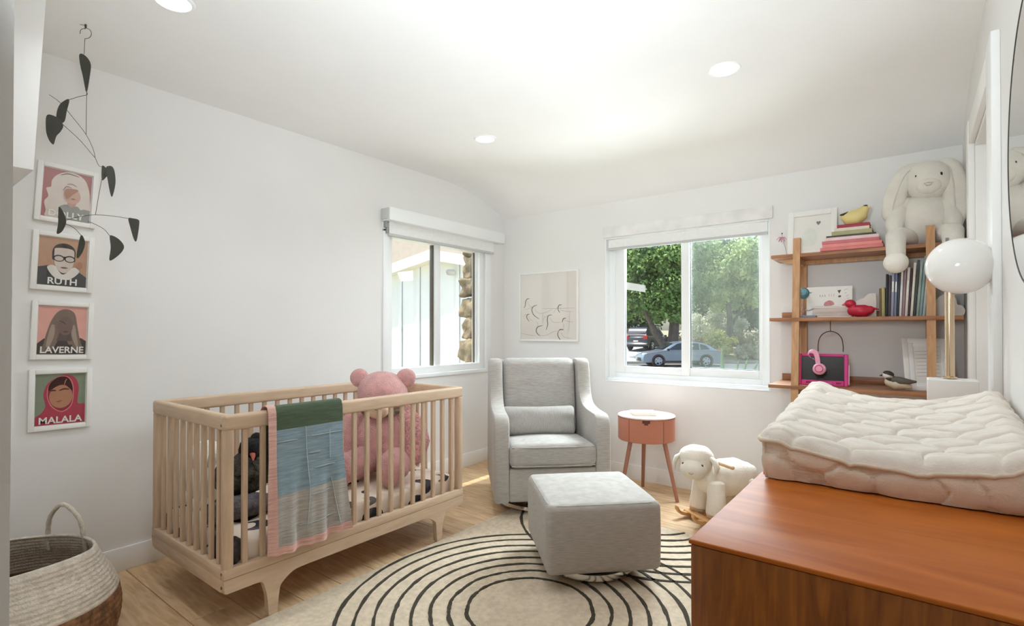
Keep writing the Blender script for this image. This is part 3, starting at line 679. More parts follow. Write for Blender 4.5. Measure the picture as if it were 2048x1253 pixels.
# ---------------------------------------------------------------- rocking sheep (faces local -Y)
t = thing('rocking_sheep', 'cream plush rocking sheep on wooden rockers beside the back wall', 'rocking toy', (-.985, 3.52, 0), rad(-35))
b = MB(); b.loft([(0, -.115, .265), (0, -.03, .262), (0, .09, .262), (0, .155, .262)], [(.085, .09), (.112, .118), (.118, .122), (.09, .095)], 22, amp=.010, freq=16); b.build('body', CREAMB, t, 180)
for nm, (x, y) in (('a', (-.078, -.115)), ('b', (.078, -.115)), ('c', (-.075, .12)), ('d', (.075, .12))):
    b = MB(); b.loft([(x * .85, y, .25), (x, y - .005, .16), (x * 1.08, y - .012, .075)], [.055, .056, .062], 18, caps='flat', amp=.003, freq=20); b.build('leg', CREAMB, t, 180)
    b = MB(); b.loft([(x * 1.08, y - .012, .068), (x * 1.1, y - .014, .05)], [.058, .056], 18, caps='flat'); b.build('hoof', TANF, t, 180)
H_ = Mx.Translation((-.012, -.205, .375)) @ Mx.Rotation(rad(40), 4, 'Z')   # head turned towards the room
b = MB(); b.ell((0, .02, .0), (.102, .10, .092), nu=26, nv=16, amp=.004, freq=14, M=H_); hd = b.build('head', CREAM, t, 180)
b = MB(); b.ell((0, -.055, -.032), (.082, .062, .062), nu=22, nv=14, M=H_); b.build('face', mat('pale_face_plush', (222, 214, 200), .95, nz=(20, .03), sheen=.3), t, 180)
b = MB(); b.ell((0, .022, .035), (.106, .098, .074), (-.25, 0, 0), 24, 14, .005, 18, M=H_); b.build('wool_cap', CREAMB, t, 180)
for s_ in (-1, 1):
    b = MB(); b.loft([(s_ * .085, .0, .045), (s_ * .118, -.005, .02), (s_ * .132, -.012, -.02), (s_ * .128, -.02, -.05)], [(.012, .02), (.016, .034), (.014, .036), (.008, .018)], 12, up=(0, 1, 0), M=H_); b.build('ear', CREAM, t, 180)
    b = MB(); b.ell((s_ * .058, -.078, .002), (.008, .006, .0085), nu=10, nv=8, M=H_); b.build('eye', mat('brown_button', (92, 64, 50), .3), t, 180)
b = MB(); b.loft([(-.012, -.117, -.045), (0, -.119, -.052), (.012, -.117, -.045)], .0022, 6, M=H_); b.build('nose_stitch', mat('nose_stitch', (170, 150, 134), .8), t)
b = MB(); b.loft([(-.17, -.075, .375), (.17, -.075, .375)], .0125, 12, up=(0, 0, 1)); b.build('handlebar', mat('pale_handle', (204, 172, 134), .5, nz=(5, .1), stretch=(1, 8, 8)), t)
ROCK = mat('amber_wood', (196, 148, 96), .42, nz=(5, .14), stretch=(9, 1.2, 9), col2=(214, 170, 118))
for s_ in (-1, 1):
    P = curve_pts([(-.30, .066), (-.27, .030), (-.19, .012), (-.05, .0), (.08, .002), (.20, .018), (.27, .042)], 6)
    lo = [(p.x, p.y) for p in P]; up_ = [(p.x * .985, p.y + .030 - .012 * abs(p.x) / .3) for p in P]
    b = MB(); b.prism(lo + up_[::-1], lambda u, v: (s_ * .084 - .016, u, v), (.032, 0, 0)); b.build('rocker', ROCK, t, 40)
b = MB(); b.rbox((0, -.19, .036), (.25, .055, .014), .005, 2); b.build('crossbar', ROCK, t)
b = MB(); b.rbox((0, .14, .034), (.22, .05, .014), .005, 2); b.build('crossbar', ROCK, t)
b = MB(); b.ell((0, .185, .30), (.03, .04, .04), nu=14, nv=10, amp=.004, freq=30); b.build('tail', CREAMB, t, 180)
# ---------------------------------------------------------------- dresser
dx0, dx1, dy0, dy1, dz = -.317, .215, .917, 2.72, .85
t = thing('dresser', 'long glossy cherry wood dresser along the right wall in the foreground', 'dresser', (dx0, dy0, 0))
LX, LY = dx1 - dx0, dy1 - dy0
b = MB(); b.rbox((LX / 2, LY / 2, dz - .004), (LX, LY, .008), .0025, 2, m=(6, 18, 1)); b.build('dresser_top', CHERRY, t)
b = MB(); b.rbox((LX / 2 + .001, .012, (dz - .0085 + .08) / 2), (LX - .006, .022, dz - .0885), .002, 1, m=(6, 1, 8)); b.build('end_panel', CHERRYV, t)
b = MB(); b.rbox((LX / 2, LY - .012, (dz - .0085 + .08) / 2), (LX - .006, .022, dz - .0885), .002, 1); b.build('end_panel', CHERRYV, t)
b = MB(); b.box((LX - .02, .023, .08), (LX - .004, LY - .023, dz - .025)); b.box((.02, .023, .08), (LX - .02, LY - .023, .10)); b.build('carcass', CHERRYV, t, smooth=0)
b = MB(); b.box((.05, .05, 0), (LX - .03, LY - .05, .08)); b.build('plinth', CHERRYV, t, smooth=0)
nw, nh = 3, 3
for i in range(nw):
    for j in range(nh):
        y0_ = .026 + (LY - .052) / nw * i; y1_ = .026 + (LY - .052) / nw * (i + 1); z0_ = .104 + .238 * j
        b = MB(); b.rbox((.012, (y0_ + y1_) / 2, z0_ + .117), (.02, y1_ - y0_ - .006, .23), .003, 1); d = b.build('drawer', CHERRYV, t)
        b = MB(); b.loft([(.003, (y0_ + y1_) / 2, z0_ + .12), (-.006, (y0_ + y1_) / 2, z0_ + .12), (-.014, (y0_ + y1_) / 2, z0_ + .12)], [.006, .007, .013], 12, up=(0, 0, 1), caps='flat'); b.build('knob', CHERRY, d)
# ---------------------------------------------------------------- contoured changing pad with a quilted cover
px0, px1, py0, py1 = -.302, .205, 1.40, 2.185
t = thing('changing_pad', 'contoured changing pad with an ivory quilted cover on top of the dresser', 'changing pad', ((px0 + px1) / 2, py0, dz))
PWD, PL = px1 - px0, py1 - py0
rs = random.Random(5); cells = []
for i in range(6):
    for j in range(13):
        cells.append((-.30 + .60 * (i + .5 * (j % 2)) / 5 + rs.uniform(-.022, .022), -.06 + .92 * j / 12 + rs.uniform(-.015, .015)))
CE = np.array(cells)
def quilt(x, y):
    w = NZ.noise(V((x * 9, y * 9, 1.7))) * .018; w2 = NZ.noise(V((x * 9, y * 9, 7.7))) * .018
    d = np.sort(np.hypot(CE[:, 0] - x - w, (CE[:, 1] - y - w2) * 1.35)); e = d[1] - d[0]
    return .0145 * (1 - math.exp(-e / .013)) + .002 * NZ.noise(V((x * 40, y * 40, 0)))
def padz(x, y):
    u = x / (PWD / 2); f = max(0, min(1, y / PL))
    ridge = .112 + .060 * f ** 1.1; dip = .080 + .050 * f
    k = abs(u) ** 2.2 if u < 0 else abs(u) ** 2.6
    z = dip + (ridge - dip) * min(1, k * 1.5) ** 1
    return z
def padtop(u, v):
    # u, v in 0..1; outer 6% bends down as a rounded edge
    x = (u - .5) * PWD; y = v * PL
    ex = max(0, abs(x) - (PWD / 2 - .03)) / .03; ey = max(0, abs(y - PL / 2) - (PL / 2 - .03)) / .03
    e = min(1, math.hypot(ex, ey)); z = padz(x, y) - .022 * (1 - math.sqrt(max(0, 1 - e * e * .98)))
    bul = .010 * math.sin(v * 34) * (ex > .3) + .008 * NZ.noise(V((x * 20, y * 20, 3))) * (max(ex, ey) > .3)
    return V((x + math.copysign(bul, x) * (ex > 0), y + (bul * (-1 if y < PL / 2 else 1)) * (ey > 0), z + quilt(x, y) * (1 - .5 * e)))
NU, NVv = 110, 170
b = MB(); b.grid(padtop, NU, NVv); b.build('quilted_top', QUILT, t, 180)
# sides, gathered under the top
per = [(i / NU, 0) for i in range(NU)] + [(1, j / NVv) for j in range(NVv)] + [(1 - i / NU, 1) for i in range(NU)] + [(0, 1 - j / NVv) for j in range(NVv)]
b = MB(); vs = []; fs = []; n = len(per); rows = 14; ins_ = set()
PT = [padtop(u, v) for u, v in per]
SC = [(.02 + .033 * i * 2.6 + rs.uniform(-.02, .02), rs.uniform(.05, .95), rs.uniform(.025, .06)) for i in range(24)]
for r_ in range(rows + 1):
    f = r_ / rows
    for i, (u, v) in enumerate(per):
        p = PT[i]; c = V((0, PL / 2, 0)); d = V((p.x, p.y - PL / 2, 0)); inn = .006 + .012 * f
        dn = V((math.copysign(1, p.x) if abs(u - .5) > .49 else 0, (-1 if v < .01 else 1) if (v < .01 or v > .99) else 0, 0)).normalized()
        z = p.z * (1 - f) - .004 * (1 - f) + .003 * f
        arc = i / n * 2.58; pu = .003 * NZ.noise(V((arc * 60, z * 90, 2))) + .004 * math.sin(math.pi * f)
        for (sc, sh, sr) in SC:
            q = ((arc - sc) / (sr * 1.25)) ** 2 + ((f - sh) * .085 / sr) ** 2
            if q < 1: pu = .007 * (1 - q ** 4) + .005 * math.sin(math.pi * f); ins_.add(r_ * n + i); break
        q = V((p.x, p.y, 0)) - dn * inn + dn * pu; q.z = z; vs.append(q)
for r_ in range(rows):
    for i in range(n):
        j = (i + 1) % n; fs.append((r_ * n + j, r_ * n + i, (r_ + 1) * n + i, (r_ + 1) * n + j))
b.add(vs, fs); b.m = [1 if f_[0] in ins_ and f_[2] in ins_ else 0 for f_ in fs]; b.build('side_panel', [QUILTS, mat('beige_quilt_patch', (236, 224, 208), .92, nz=(30, .04), bump=(240, .3, .003), sheen=.2)], t, 180)
b = MB(); pp = [PT[i] + V((0, 0, -.004)) for i in range(0, n, 2)]
b.loft(pp, .0052, 8, closed=True, caps=False); b.build('edge_piping', mat('piping_cloth', (222, 206, 186), .9, nz=(60, .06)), t, 180)
b = MB(); b.box((-PWD / 2 + .03, .03, .0), (PWD / 2 - .03, PL - .03, .006)); b.build('non_slip_base', BLACK, t, smooth=0)
b = MB(); b.rbox((-PWD / 2 + .004, .03, .022), (.006, .035, .028), .002, 1); b.build('tag', mat('orange_tag', (226, 130, 92), .8), t)
# ---------------------------------------------------------------- globe lamp on a white box base, behind the pad
t = thing('table_lamp', 'white glass globe lamp with a brass stem on a white square base, on the dresser', 'lamp', (.105, 2.36, dz))
b = MB(); b.rbox((-.005, .0, .099), (.135, .11, .198), .004, 2); b.build('base', WHITEP, t)
b = MB(); b.lathe([(.0, .2), (.02, .2), (.02, .205), (.0135, .208), (.0135, .50)], (-.010, .0, 0), 20); b.build('stem', mat('brass_stem', (214, 190, 160), .18, metal=1, nz=(4, .03)), t)
b = MB(); b.ell((.018, -.002, .587), (.0955, .0955, .0955), nu=40, nv=24); b.build('globe', mat('opal_glass', (236, 234, 230), .12, spec=.6, nz=(3, .005)), t, 180)
# ---------------------------------------------------------------- round mirror
t = thing('wall_mirror', 'round mirror with a thin black rim on the right wall above the dresser', 'mirror', (XR, 1.69, 1.68), rot=(0, rad(-90), 0))
b = MB(); b.lathe([(0, .0115), (.357, .0115)], seg=72); b.build('mirror_glass', MIRROR, t, 0)
b = MB(); b.lathe([(.356, .0), (.36, .0), (.361, .003), (.361, .011), (.359, .013), (.356, .0125), (.356, 0)], seg=72); b.build('rim', BLACKM, t)
# ---------------------------------------------------------------- bookshelf
t = thing('bookshelf', 'open walnut ladder bookshelf with three shelves against the back wall', 'bookshelf', (-.26, YB, 0))
O = V((-.26, YB, 0))
def fy(z): return 3.72 - .10 * (1.8 - z)          # front upright leans out towards the floor
for x in (-.588, .07):
    b = MB(); b.prism([(fy(0) - .02, 0), (fy(0) + .02, 0), (fy(1.8) + .02, 1.80), (fy(1.8) - .02, 1.80)], lambda u, v: (x - .02 - O.x, u - O.y, v), (.04, 0, 0)); b.build('front_upright', OAKS, t, 30)
    b = MB(); b.rbox((x - O.x, 3.965 - O.y, .86), (.04, .035, 1.72), .003, 1); b.build('back_upright', OAKS, t)
for z in (1.70, 1.296, .878):
    f = fy(z) + (.0 if z > 1.6 else -.01)
    b = MB(); b.rbox(((-.735 + .205) / 2 - O.x, (f - .02 + 3.98) / 2 - O.y, z - .011), (.94, 3.98 - f + .02, .022), .002, 1); sh = b.build('shelf', WALNUT, t)
    if z < 1.6:
        b = MB(); b.rbox((-.265 - O.x, 3.988 - O.y, z + .022), (.92, .012, .044), .002, 1); b.build('back_lip', WALNUT, t)
    for x in (-.588, .07):
        b = MB(); b.prism([(fy(z) + .02, z - .022), (3.95, z - .022), (3.95, z - .062), (fy(z) + .02, z - .062)], lambda u, v: (x - .012 - O.x, u - O.y, v), (.024, 0, 0)); b.build('side_rail', OAKS, t)
# curved bracket under the overhanging end of the top shelf
b = MB(); o_ = [(-.72, 1.678), (-.61, 1.678), (-.61, 1.650), (-.64, 1.651), (-.68, 1.660)]
b.prism(o_, lambda u, v: (u - O.x, 3.80 - O.y, v), (0, .03, 0)); b.build('bracket', mat('pale_oak', (212, 178, 138), .5, nz=(5, .1), stretch=(1.2, 8, 8)), t)
b = MB(); b.rbox((-.265 - O.x, 3.94 - O.y, 1.665), (.64, .02, .028), .002, 1); b.build('back_rail', OAKS, t)
TZ, MZ, LZ = 1.7005, 1.2965, .8785
# ---------------------------------------------------------------- books
def bookmat(n, c): return mat('cover_' + n, c, .5, nz=(14, .08))
def book(name, label, L, Wd, T, m, loc, rot=(0, 0, 0), group=None, spine='y'):
    """lying flat: L along x, Wd along y, spine towards -y"""
    t = thing(name, label, 'book', loc, rot=rot, group=group)
    b = MB(); b.rbox((0, 0, .0012), (L, Wd, .0022), .0008, 1); b.rbox((0, 0, T - .0012), (L, Wd, .0022), .0008, 1)
    b.rbox((0, -Wd / 2 + .0015, T / 2), (L, .003, T), .001, 1); b.build('cover', m, t)
    b = MB(); b.box((-L / 2 + .003, -Wd / 2 + .003, .0022), (L / 2 - .003, Wd / 2 - .004, T - .0022)); b.build('pages', PAGES, t, smooth=0)
    return t
z = TZ; bx = -.30
STK = [('dusty pink', (206, 120, 116), .316, .23, .020, 0), ('salmon', (222, 138, 128), .300, .225, .020, .004), ('rose', (196, 110, 116), .29, .22, .019, -.004), ('pale pink', (226, 196, 194), .268, .21, .020, 0),
       ('charcoal', (70, 62, 56), .250, .20, .011, -.004), ('sage green', (170, 166, 122), .205, .17, .026, .002), ('cream', (220, 208, 190), .178, .15, .020, .0), ('crimson', (158, 48, 66), .165, .14, .020, .008)]
for i, (n, c, L, Wd, T, dx) in enumerate(STK):
    pos = ['lowest', 'second lowest', 'third from bottom', 'fourth from bottom', 'thin, fifth from bottom', 'thick, sixth from bottom', 'second from top', 'topmost under the bird'][i]
    book('book', f'{n} book lying flat in the stack on the top shelf, {pos}', L, Wd, T, bookmat(n.replace(' ', '_'), c), (bx + dx, 3.80, z), (0, 0, rs.uniform(-.03, .03)), 'books stacked on the top shelf'); z += T + .0003
ztop = z
# standing books on the middle shelf
BK = [('thin brown', (116, 92, 62), .165, .010), ('olive-spotted yellow', (176, 164, 110), .170, .017), ('black', (36, 34, 36), .245, .011), ('charcoal', (70, 64, 66), .238, .012), ('lavender grey', (150, 148, 168), .275, .013), ('steel blue', (112, 124, 150), .272, .012), ('dark slate', (58, 58, 66), .265, .010), ('white', (216, 214, 210), .272, .011), ('mauve', (150, 122, 130), .276, .012), ('off-white', (214, 206, 196), .276, .013), ('dark plum', (70, 50, 54), .272, .009),
      ('ivory', (216, 212, 200), .30, .012), ('dark green', (58, 66, 60), .315, .012), ('grey-green', (150, 166, 160), .305, .012), ('tall teal', (132, 160, 158), .335, .013), ('pale blue-grey', (170, 184, 190), .30, .013), ('powder blue', (156, 176, 190), .262, .013), ('dull blue', (124, 142, 158), .255, .012)]
x = -.165
ordn = ['first', 'second', 'third', 'fourth', 'fifth', 'sixth', 'seventh', 'eighth', 'ninth', 'tenth', 'eleventh', 'twelfth', 'thirteenth', 'fourteenth', 'fifteenth', 'sixteenth', 'seventeenth', 'eighteenth']
for i, (n, c, hgt, T) in enumerate(BK):
    T *= 1.0; tilt = rad(.5 + .28 * i) if i > 1 else 0
    x += T + (hgt * math.tan(tilt) * .0)
    nm = 'standing_' + n.replace(' ', '_').replace('-', '_')
    # standing: book length up (z), spine towards the room (-y), thickness along x
    lab = f'{n} picture book, {ordn[i]} from the left in the standing row' if i else 'thin brown picture book at the left end of the standing row'
    tt = thing('book', lab, 'book', (x, 3.80, MZ), rot=(0, tilt, 0), group='standing books on the middle shelf')
    Wd = .16 if i < 2 else .2
    b = MB(); b.rbox((-.0012, 0, hgt / 2), (.0022, Wd, hgt), .0008, 1); b.rbox((-T + .0012, 0, hgt / 2), (.0022, Wd, hgt), .0008, 1); b.rbox((-T / 2, -Wd / 2 + .0015, hgt / 2), (T, .003, hgt), .001, 1); b.build('cover', bookmat(nm, c), tt)
    b = MB(); b.box((-T + .0022, -Wd / 2 + .003, .003), (-.0022, Wd / 2 - .004, hgt - .003)); b.build('pages', PAGES, tt, smooth=0)
    if i in (4, 5, 9, 11, 15):
        b = MB(); b.rbox((-T / 2, -Wd / 2 - .0003, hgt * .62), (T * .6, .0012, hgt * .22), .0004, 1); b.build('spine_label', PAPER, tt)
    x += .0012
# ---------------------------------------------------------------- toy birds and ornaments
def bird(name, label, loc, rz, sc, cb, cw, ch, lean=0):
    t = thing(name, label, 'ornament', loc, rot=(0, 0, rz)); M = Mx.Scale(sc, 4) @ Mx.Rotation(lean, 4, 'Y')
    return t, M
# yellow bird: body rises to the right, dark wings and cap
t = thing('bird_ornament', 'yellow and black toy bird on top of the book stack', 'ornament', (-.305, 3.79, ztop + .004))
b = MB(); b.loft([(-.045, 0, .048), (-.02, 0, .036), (.02, 0, .040), (.05, 0, .060), (.066, 0, .084)], [(.020, .014), (.048, .044), (.054, .052), (.042, .042), (.026, .024)], 20, up=(0, 0, 1)); b.build('body', mat('yellow_paint', (222, 204, 140), .5, nz=(10, .06)), t, 180)
b = MB(); b.loft([(-.055, 0, .066), (-.02, .0, .070), (.02, 0, .078)], [(.010, .005), (.026, .010), (.018, .008)], 14); b.build('wing', mat('black_paint', (58, 50, 40), .5), t, 180)
b = MB(); b.ell((.068, 0, .100), (.017, .018, .010), (0, -.4, 0), 16, 10); b.build('cap', MATS['black_paint'], t, 180)
b = MB(); b.loft([(.082, 0, .088), (.094, 0, .092), (.1, 0, .093)], [.008, .005, .001], 8); b.build('beak', mat('pale_beak', (226, 206, 160), .5), t, 180)
# red bird
t = thing('bird_ornament', 'bright red lacquered bird on the middle shelf before the white cloud', 'ornament', (-.262, 3.74, MZ))
b = MB(); b.loft([(-.035, 0, .038), (-.01, 0, .037), (.03, 0, .037), (.052, 0, .042)], [(.028, .030), (.038, .036), (.036, .036), (.022, .024)], 22); b.build('body', mat('red_lacquer', (186, 36, 60), .35, nz=(8, .06)), t, 180)
b = MB(); b.ell((-.046, 0, .080), (.030, .027, .026), (0, .3, 0), 20, 12); b.loft([(-.035, 0, .062), (-.03, 0, .045)], [.022, .028], 14); b.build('head', MATS['red_lacquer'], t, 180)
b = MB(); b.loft([(-.070, 0, .080), (-.082, 0, .076), (-.09, 0, .073)], [.010, .006, .001], 8); b.build('beak', mat('pink_beak', (220, 110, 120), .4), t, 180)
b = MB(); b.loft([(.045, 0, .055), (.07, 0, .050), (.092, 0, .044)], [(.02, .010), (.014, .007), (.009, .004)], 12); b.build('tail', MATS['red_lacquer'], t, 180)
# chickadee
t = thing('bird_ornament', 'cream, grey and black toy songbird on the bottom shelf', 'ornament', (-.085, 3.672, LZ))
b = MB(); b.loft([(-.03, 0, .046), (-.005, 0, .038), (.03, 0, .036), (.058, 0, .022)], [(.026, .028), (.036, .036), (.030, .030), (.012, .012)], 20); b.build('body', mat('bird_cream', (214, 202, 178), .6, nz=(10, .05)), t, 180)
b = MB(); b.ell((-.040, 0, .082), (.026, .024, .022), nu=18, nv=12); b.build('head', mat('bird_white', (222, 218, 208), .6), t, 180)
b = MB(); b.ell((-.036, 0, .0905), (.027, .0245, .017), (0, .25, 0), 18, 10); b.loft([(-.062, 0, .082), (-.072, 0, .079), (-.078, 0, .077)], [.006, .004, .001], 8); b.build('cap', MATS['black_paint'], t, 180)
b = MB(); b.ell((-.028, -.006, .058), (.024, .024, .012), (0, .4, 0), 14, 8); b.build('bib', MATS['black_paint'], t, 180)
for s_ in (-1, 1):
    b = MB(); b.loft([(-.015, s_ * .026, .060), (.02, s_ * .030, .055), (.06, s_ * .020, .050), (.088, s_ * .010, .052)], [(.008, .016), (.009, .018), (.007, .012), (.003, .005)], 12); b.build('wing', mat('bird_grey', (104, 96, 88), .6, nz=(20, .2)), t, 180)
b = MB(); b.rbox((.062, -.02, .014), (.026, .002, .014), .0006, 1, M=Mx.Rotation(rad(25), 4, 'Y')); b.build('paper_tag', PAPER, t)
# white clouds (bookend-like wooden clouds)
def cloud(label, loc, pts, th, rz=0):
    t = thing('cloud_ornament', label, 'ornament', loc, rz)
    b = MB(); b.prism(blob(pts, 6), lambda u, v: (u, 0, v), (0, th, 0)); b.build('cloud', mat('cloud_white', (226, 216, 206), .6, nz=(6, .03)), t, 40)
    b = MB(); b.rbox((pts[0][0] * .3, th / 2, .002), (.06, th + .02, .004), .001, 1); b.build('foot', MATS['cloud_white'], t)
cloud('white wooden cloud behind the red bird, left of the standing books', (-.235, 3.80, MZ), [(-.055, .0), (.045, .0), (.052, .02), (.052, .13), (.04, .142), (.012, .140), (-.01, .115), (-.035, .105), (-.06, .085), (-.065, .04)], .022)
cloud('white wooden cloud right of the standing books, behind the lamp', (.155, 3.80, MZ), [(-.06, .0), (.045, .0), (.064, .03), (.05, .058), (.032, .064), (.024, .10), (-.005, .125), (-.04, .115), (-.065, .08), (-.07, .03)], .022)
# little blue globe figurine
t = thing('figurine', 'small figurine with a blue globe head on a blue base by the left shelf upright', 'figurine', (-.545, 3.735, MZ))
BLU = mat('teal_paint', (84, 128, 142), .45, nz=(30, .35))
b = MB(); b.rbox((.010, 0, .007), (.10, .06, .014), .004, 1); b.build('base', mat('slate_blue_paint', (118, 136, 158), .5, nz=(20, .12)), t)
b = MB(); b.loft([(-.012, 0, .014), (-.012, 0, .05), (-.012, 0, .085), (-.01, 0, .12)], [(.016, .012), (.013, .010), (.009, .008), (.006, .006)], 12, up=(1, 0, 0)); b.build('body', mat('figure_body', (150, 120, 104), .6, nz=(50, .3)), t, 180)
b = MB(); b.loft([(-.055, 0, .044), (-.012, 0, .048), (.02, 0, .046), (.04, 0, .056)], [.003, .004, .004, .006], 8); b.build('arm', mat('figure_grey', (176, 170, 164), .6), t, 180)
b = MB(); b.ell((-.012, 0, .155), (.034, .03, .036), nu=22, nv=14); b.build('globe_head', BLU, t, 180)
b = MB(); b.ell((-.012, -.012, .158), (.026, .02, .028), nu=16, nv=10); b.loft([(.02, 0, .155), (.032, 0, .157)], .003, 6); b.build('face_disc', mat('light_teal', (120, 160, 164), .5, nz=(40, .3)), t, 180)
# child's drawing card
INK = mat('pencil_grey', (96, 90, 86), .8); INKL = mat('pale_pencil', (176, 168, 162), .8)
def sheet(t, w, h, m, th=.0015, nm='card'): b = MB(); b.rbox((0, th / 2, h / 2), (w, th, h), .0005, 1); return b.build(nm, m, t)
t = thing('drawing', "child's drawing of a pink shape with pencil marks leaning at the shelf back", 'drawing', (-.425, 3.78, MZ), rot=(rad(-6), 0, 0))
sheet(t, .245, .195, PAPER)
def marks(nm, m, strokes, w, y=-.0006):
    b = MB()
    for pts in strokes: b.prism(ribbon(pts, w), lambda u, v: (u, y, v), (0, .0005, 0))
    b.build(nm, m, t, 0)
b = MB(); b.prism(blob([(-.025, .075), (-.022, .095), (.0, .108), (.022, .1), (.028, .082), (.01, .075)]), lambda u, v: (u, -.0008, v), (0, .0006, 0)); b.build('pink_shape', mat('pink_crayon', (196, 138, 140), .8, nz=(60, .15)), t, 0)
b = MB(); b.prism([(.045, .17), (.065, .172), (.055, .148)], lambda u, v: (u, -.0008, v), (0, .0006, 0)); b.prism(blob([(.05, .135), (.062, .138), (.064, .128), (.052, .126)]), lambda u, v: (u, -.0008, v), (0, .0006, 0)); b.build('ink_shape', INK, t, 0)
marks('pencil_marks', INKL, [[(-.05 + .013 * i, .13), (-.048 + .013 * i, .145), (-.045 + .013 * i, .13)] for i in range(3)] + [[(.0 + .013 * i, .13), (.002 + .013 * i, .15)] for i in range(3)] + [[(.08, .165), (.09, .175), (.10, .172)], [(.082, .15), (.095, .155)], [(.09, .13), (.105, .14)], [(.095, .118), (.11, .12)], [(-.10, .07), (-.02, .072), (.06, .068)]], .0011)
b = MB(); b.rbox((.01, -.0005, .036), (.2, .0012, .056), .0003, 1); b.build('painted_band', mat('watercolour', (190, 176, 166), .9, nz=(12, .22), stretch=(.5, 1, 4), col2=(222, 208, 200)), t)
# pink flower pick
t = thing('flower', 'single pink artificial flower standing at the left end of the top shelf', 'flower', (-.655, 3.78, TZ))
b = MB(); b.loft([(.0, 0, 0), (-.012, 0, .06), (-.03, 0, .125)], .0013, 6); b.build('stem', mat('grey_stem', (150, 140, 142), .6), t)
for i in range(5):
    a = rad(200 + i * 32); b = MB(); b.loft([(-.03, 0, .125), (-.03 + .016 * math.cos(a), .008 * (i % 2 - .5), .125 + .012 * math.sin(a) + .006), (-.03 + .034 * math.cos(a), .014 * (i % 2 - .5), .120 + .026 * math.sin(a))], [(.003, .002), (.008, .002), (.003, .0015)], 8); b.build('petal', mat('pink_petal', (196, 130, 158), .7, nz=(60, .3)), t, 180)
b = MB(); b.ell((-.03, 0, .15), (.0045, .0045, .005), nu=10, nv=8); b.loft([(-.03, 0, .128), (-.03, 0, .148)], .001, 5); b.build('stamen', mat('plum', (110, 70, 84), .6), t, 180)
# white frame with a heart
t = thing('picture_frame', 'white picture frame with a small grey heart, on the top shelf behind the books', 'picture frame', (-.53, 3.86, TZ), rot=(rad(-10), 0, 0))
def frame(t, w, h, fw, th, m, mat_m=None):
    for a, c in (((-w / 2, 0, 0), (-w / 2 + fw, th, h)), ((w / 2 - fw, 0, 0), (w / 2, th, h)), ((-w / 2 + fw, 0, 0), (w / 2 - fw, th, fw)), ((-w / 2 + fw, 0, h - fw), (w / 2 - fw, th, h))):
        b = MB(); b.rbox([(p + q) / 2 for p, q in zip(a, c)], [q - p for p, q in zip(a, c)], .0025, 1); b.build('frame_bar', m, t)
    b = MB(); b.box((-w / 2 + fw * .5, th * .55, fw * .5), (w / 2 - fw * .5, th * .9, h - fw * .5)); b.build('backing', mat_m or PAPER, t, smooth=0)
frame(t, .28, .31, .034, .022, WHITEP)
b = MB(); b.prism([(0, -.018), (.012, -.002), (.011, .008), (.005, .010), (0, .004), (-.005, .010), (-.011, .008), (-.012, -.002)], lambda u, v: (u + .036, .0115, v + .225), (0, .0006, 0)); b.build('heart', mat('grey_ink', (130, 130, 130), .8), t, 0)
b = MB(); b.prism(blob([(-.05, .08), (-.06, .14), (-.02, .19), (.02, .17), (.03, .1), (.0, .07)]), lambda u, v: (u, .0115, v), (0, .0004, 0)); b.build('pale_print', mat('pale_green_wash', (222, 226, 218), .8), t, 0)
# pink tablet, headphones, hoop, leaning frame on the bottom shelf
t = thing('tablet', 'tablet in a bright pink bumper case leaning on the bottom shelf', 'tablet', (-.452, 3.70, LZ), rot=(rad(-14), 0, rad(4)))
HOT = mat('hot_pink_rubber', (208, 62, 136), .5, nz=(10, .05))
b = MB()
for a, c in (((-.135, 0, 0), (-.113, .024, .20)), ((.113, 0, 0), (.135, .024, .20)), ((-.113, 0, 0), (.113, .024, .034)), ((-.113, 0, .182), (.113, .024, .20))): b.rbox([(p + q) / 2 for p, q in zip(a, c)], [q - p for p, q in zip(a, c)], .006, 2)
b.build('bumper_case', HOT, t)
b = MB(); b.box((-.113, .007, .034), (.113, .02, .182)); b.build('screen', mat('dark_screen', (48, 46, 44), .15, nz=(2, .15)), t, smooth=0)
b = MB(); b.rbox((-.075, -.001, .018), (.026, .004, .010), .001, 1); b.rbox((.085, -.001, .018), (.026, .004, .010), .001, 1); b.build('grip_slot', mat('deep_pink', (150, 24, 84), .6), t)
b = MB(); b.rbox((0, -.0015, .016), (.11, .005, .018), .002, 1); b.build('kickstand', mat('rose_rubber', (220, 84, 152), .5), t)
b = MB(); b.rbox((.138, .01, .07), (.005, .03, .12), .002, 1); b.build('side_strip', mat('pale_strip', (222, 206, 206), .6), t)
t = thing('headphones', 'pale pink headphones hooked over the top of the tablet case', 'headphones', (-.475, 3.684, LZ + .19))
PK = mat('baby_pink_plastic', (232, 164, 186), .4, nz=(8, .03))
b = MB(); b.loft(curve_pts([(-.045, .058, -.02), (-.055, .045, .004), (-.035, .028, .020), (-.012, .006, .012), (.0, -.006, -.02), (.004, -.006, -.055)], 5), [(.004, .014)] * 26, 10, up=(0, 1, 0)); b.build('headband', PK, t, 60)
b = MB(); b.lathe([(0, .022), (.016, .022), (.024, .020), (.034, .014), (.036, .006), (.034, 0), (0, 0)], seg=28, M=Mx.Translation((.012, -.012, -.088)) @ Mx.Rotation(rad(82), 4, 'X')); b.build('ear_cup', PK, t, 60)
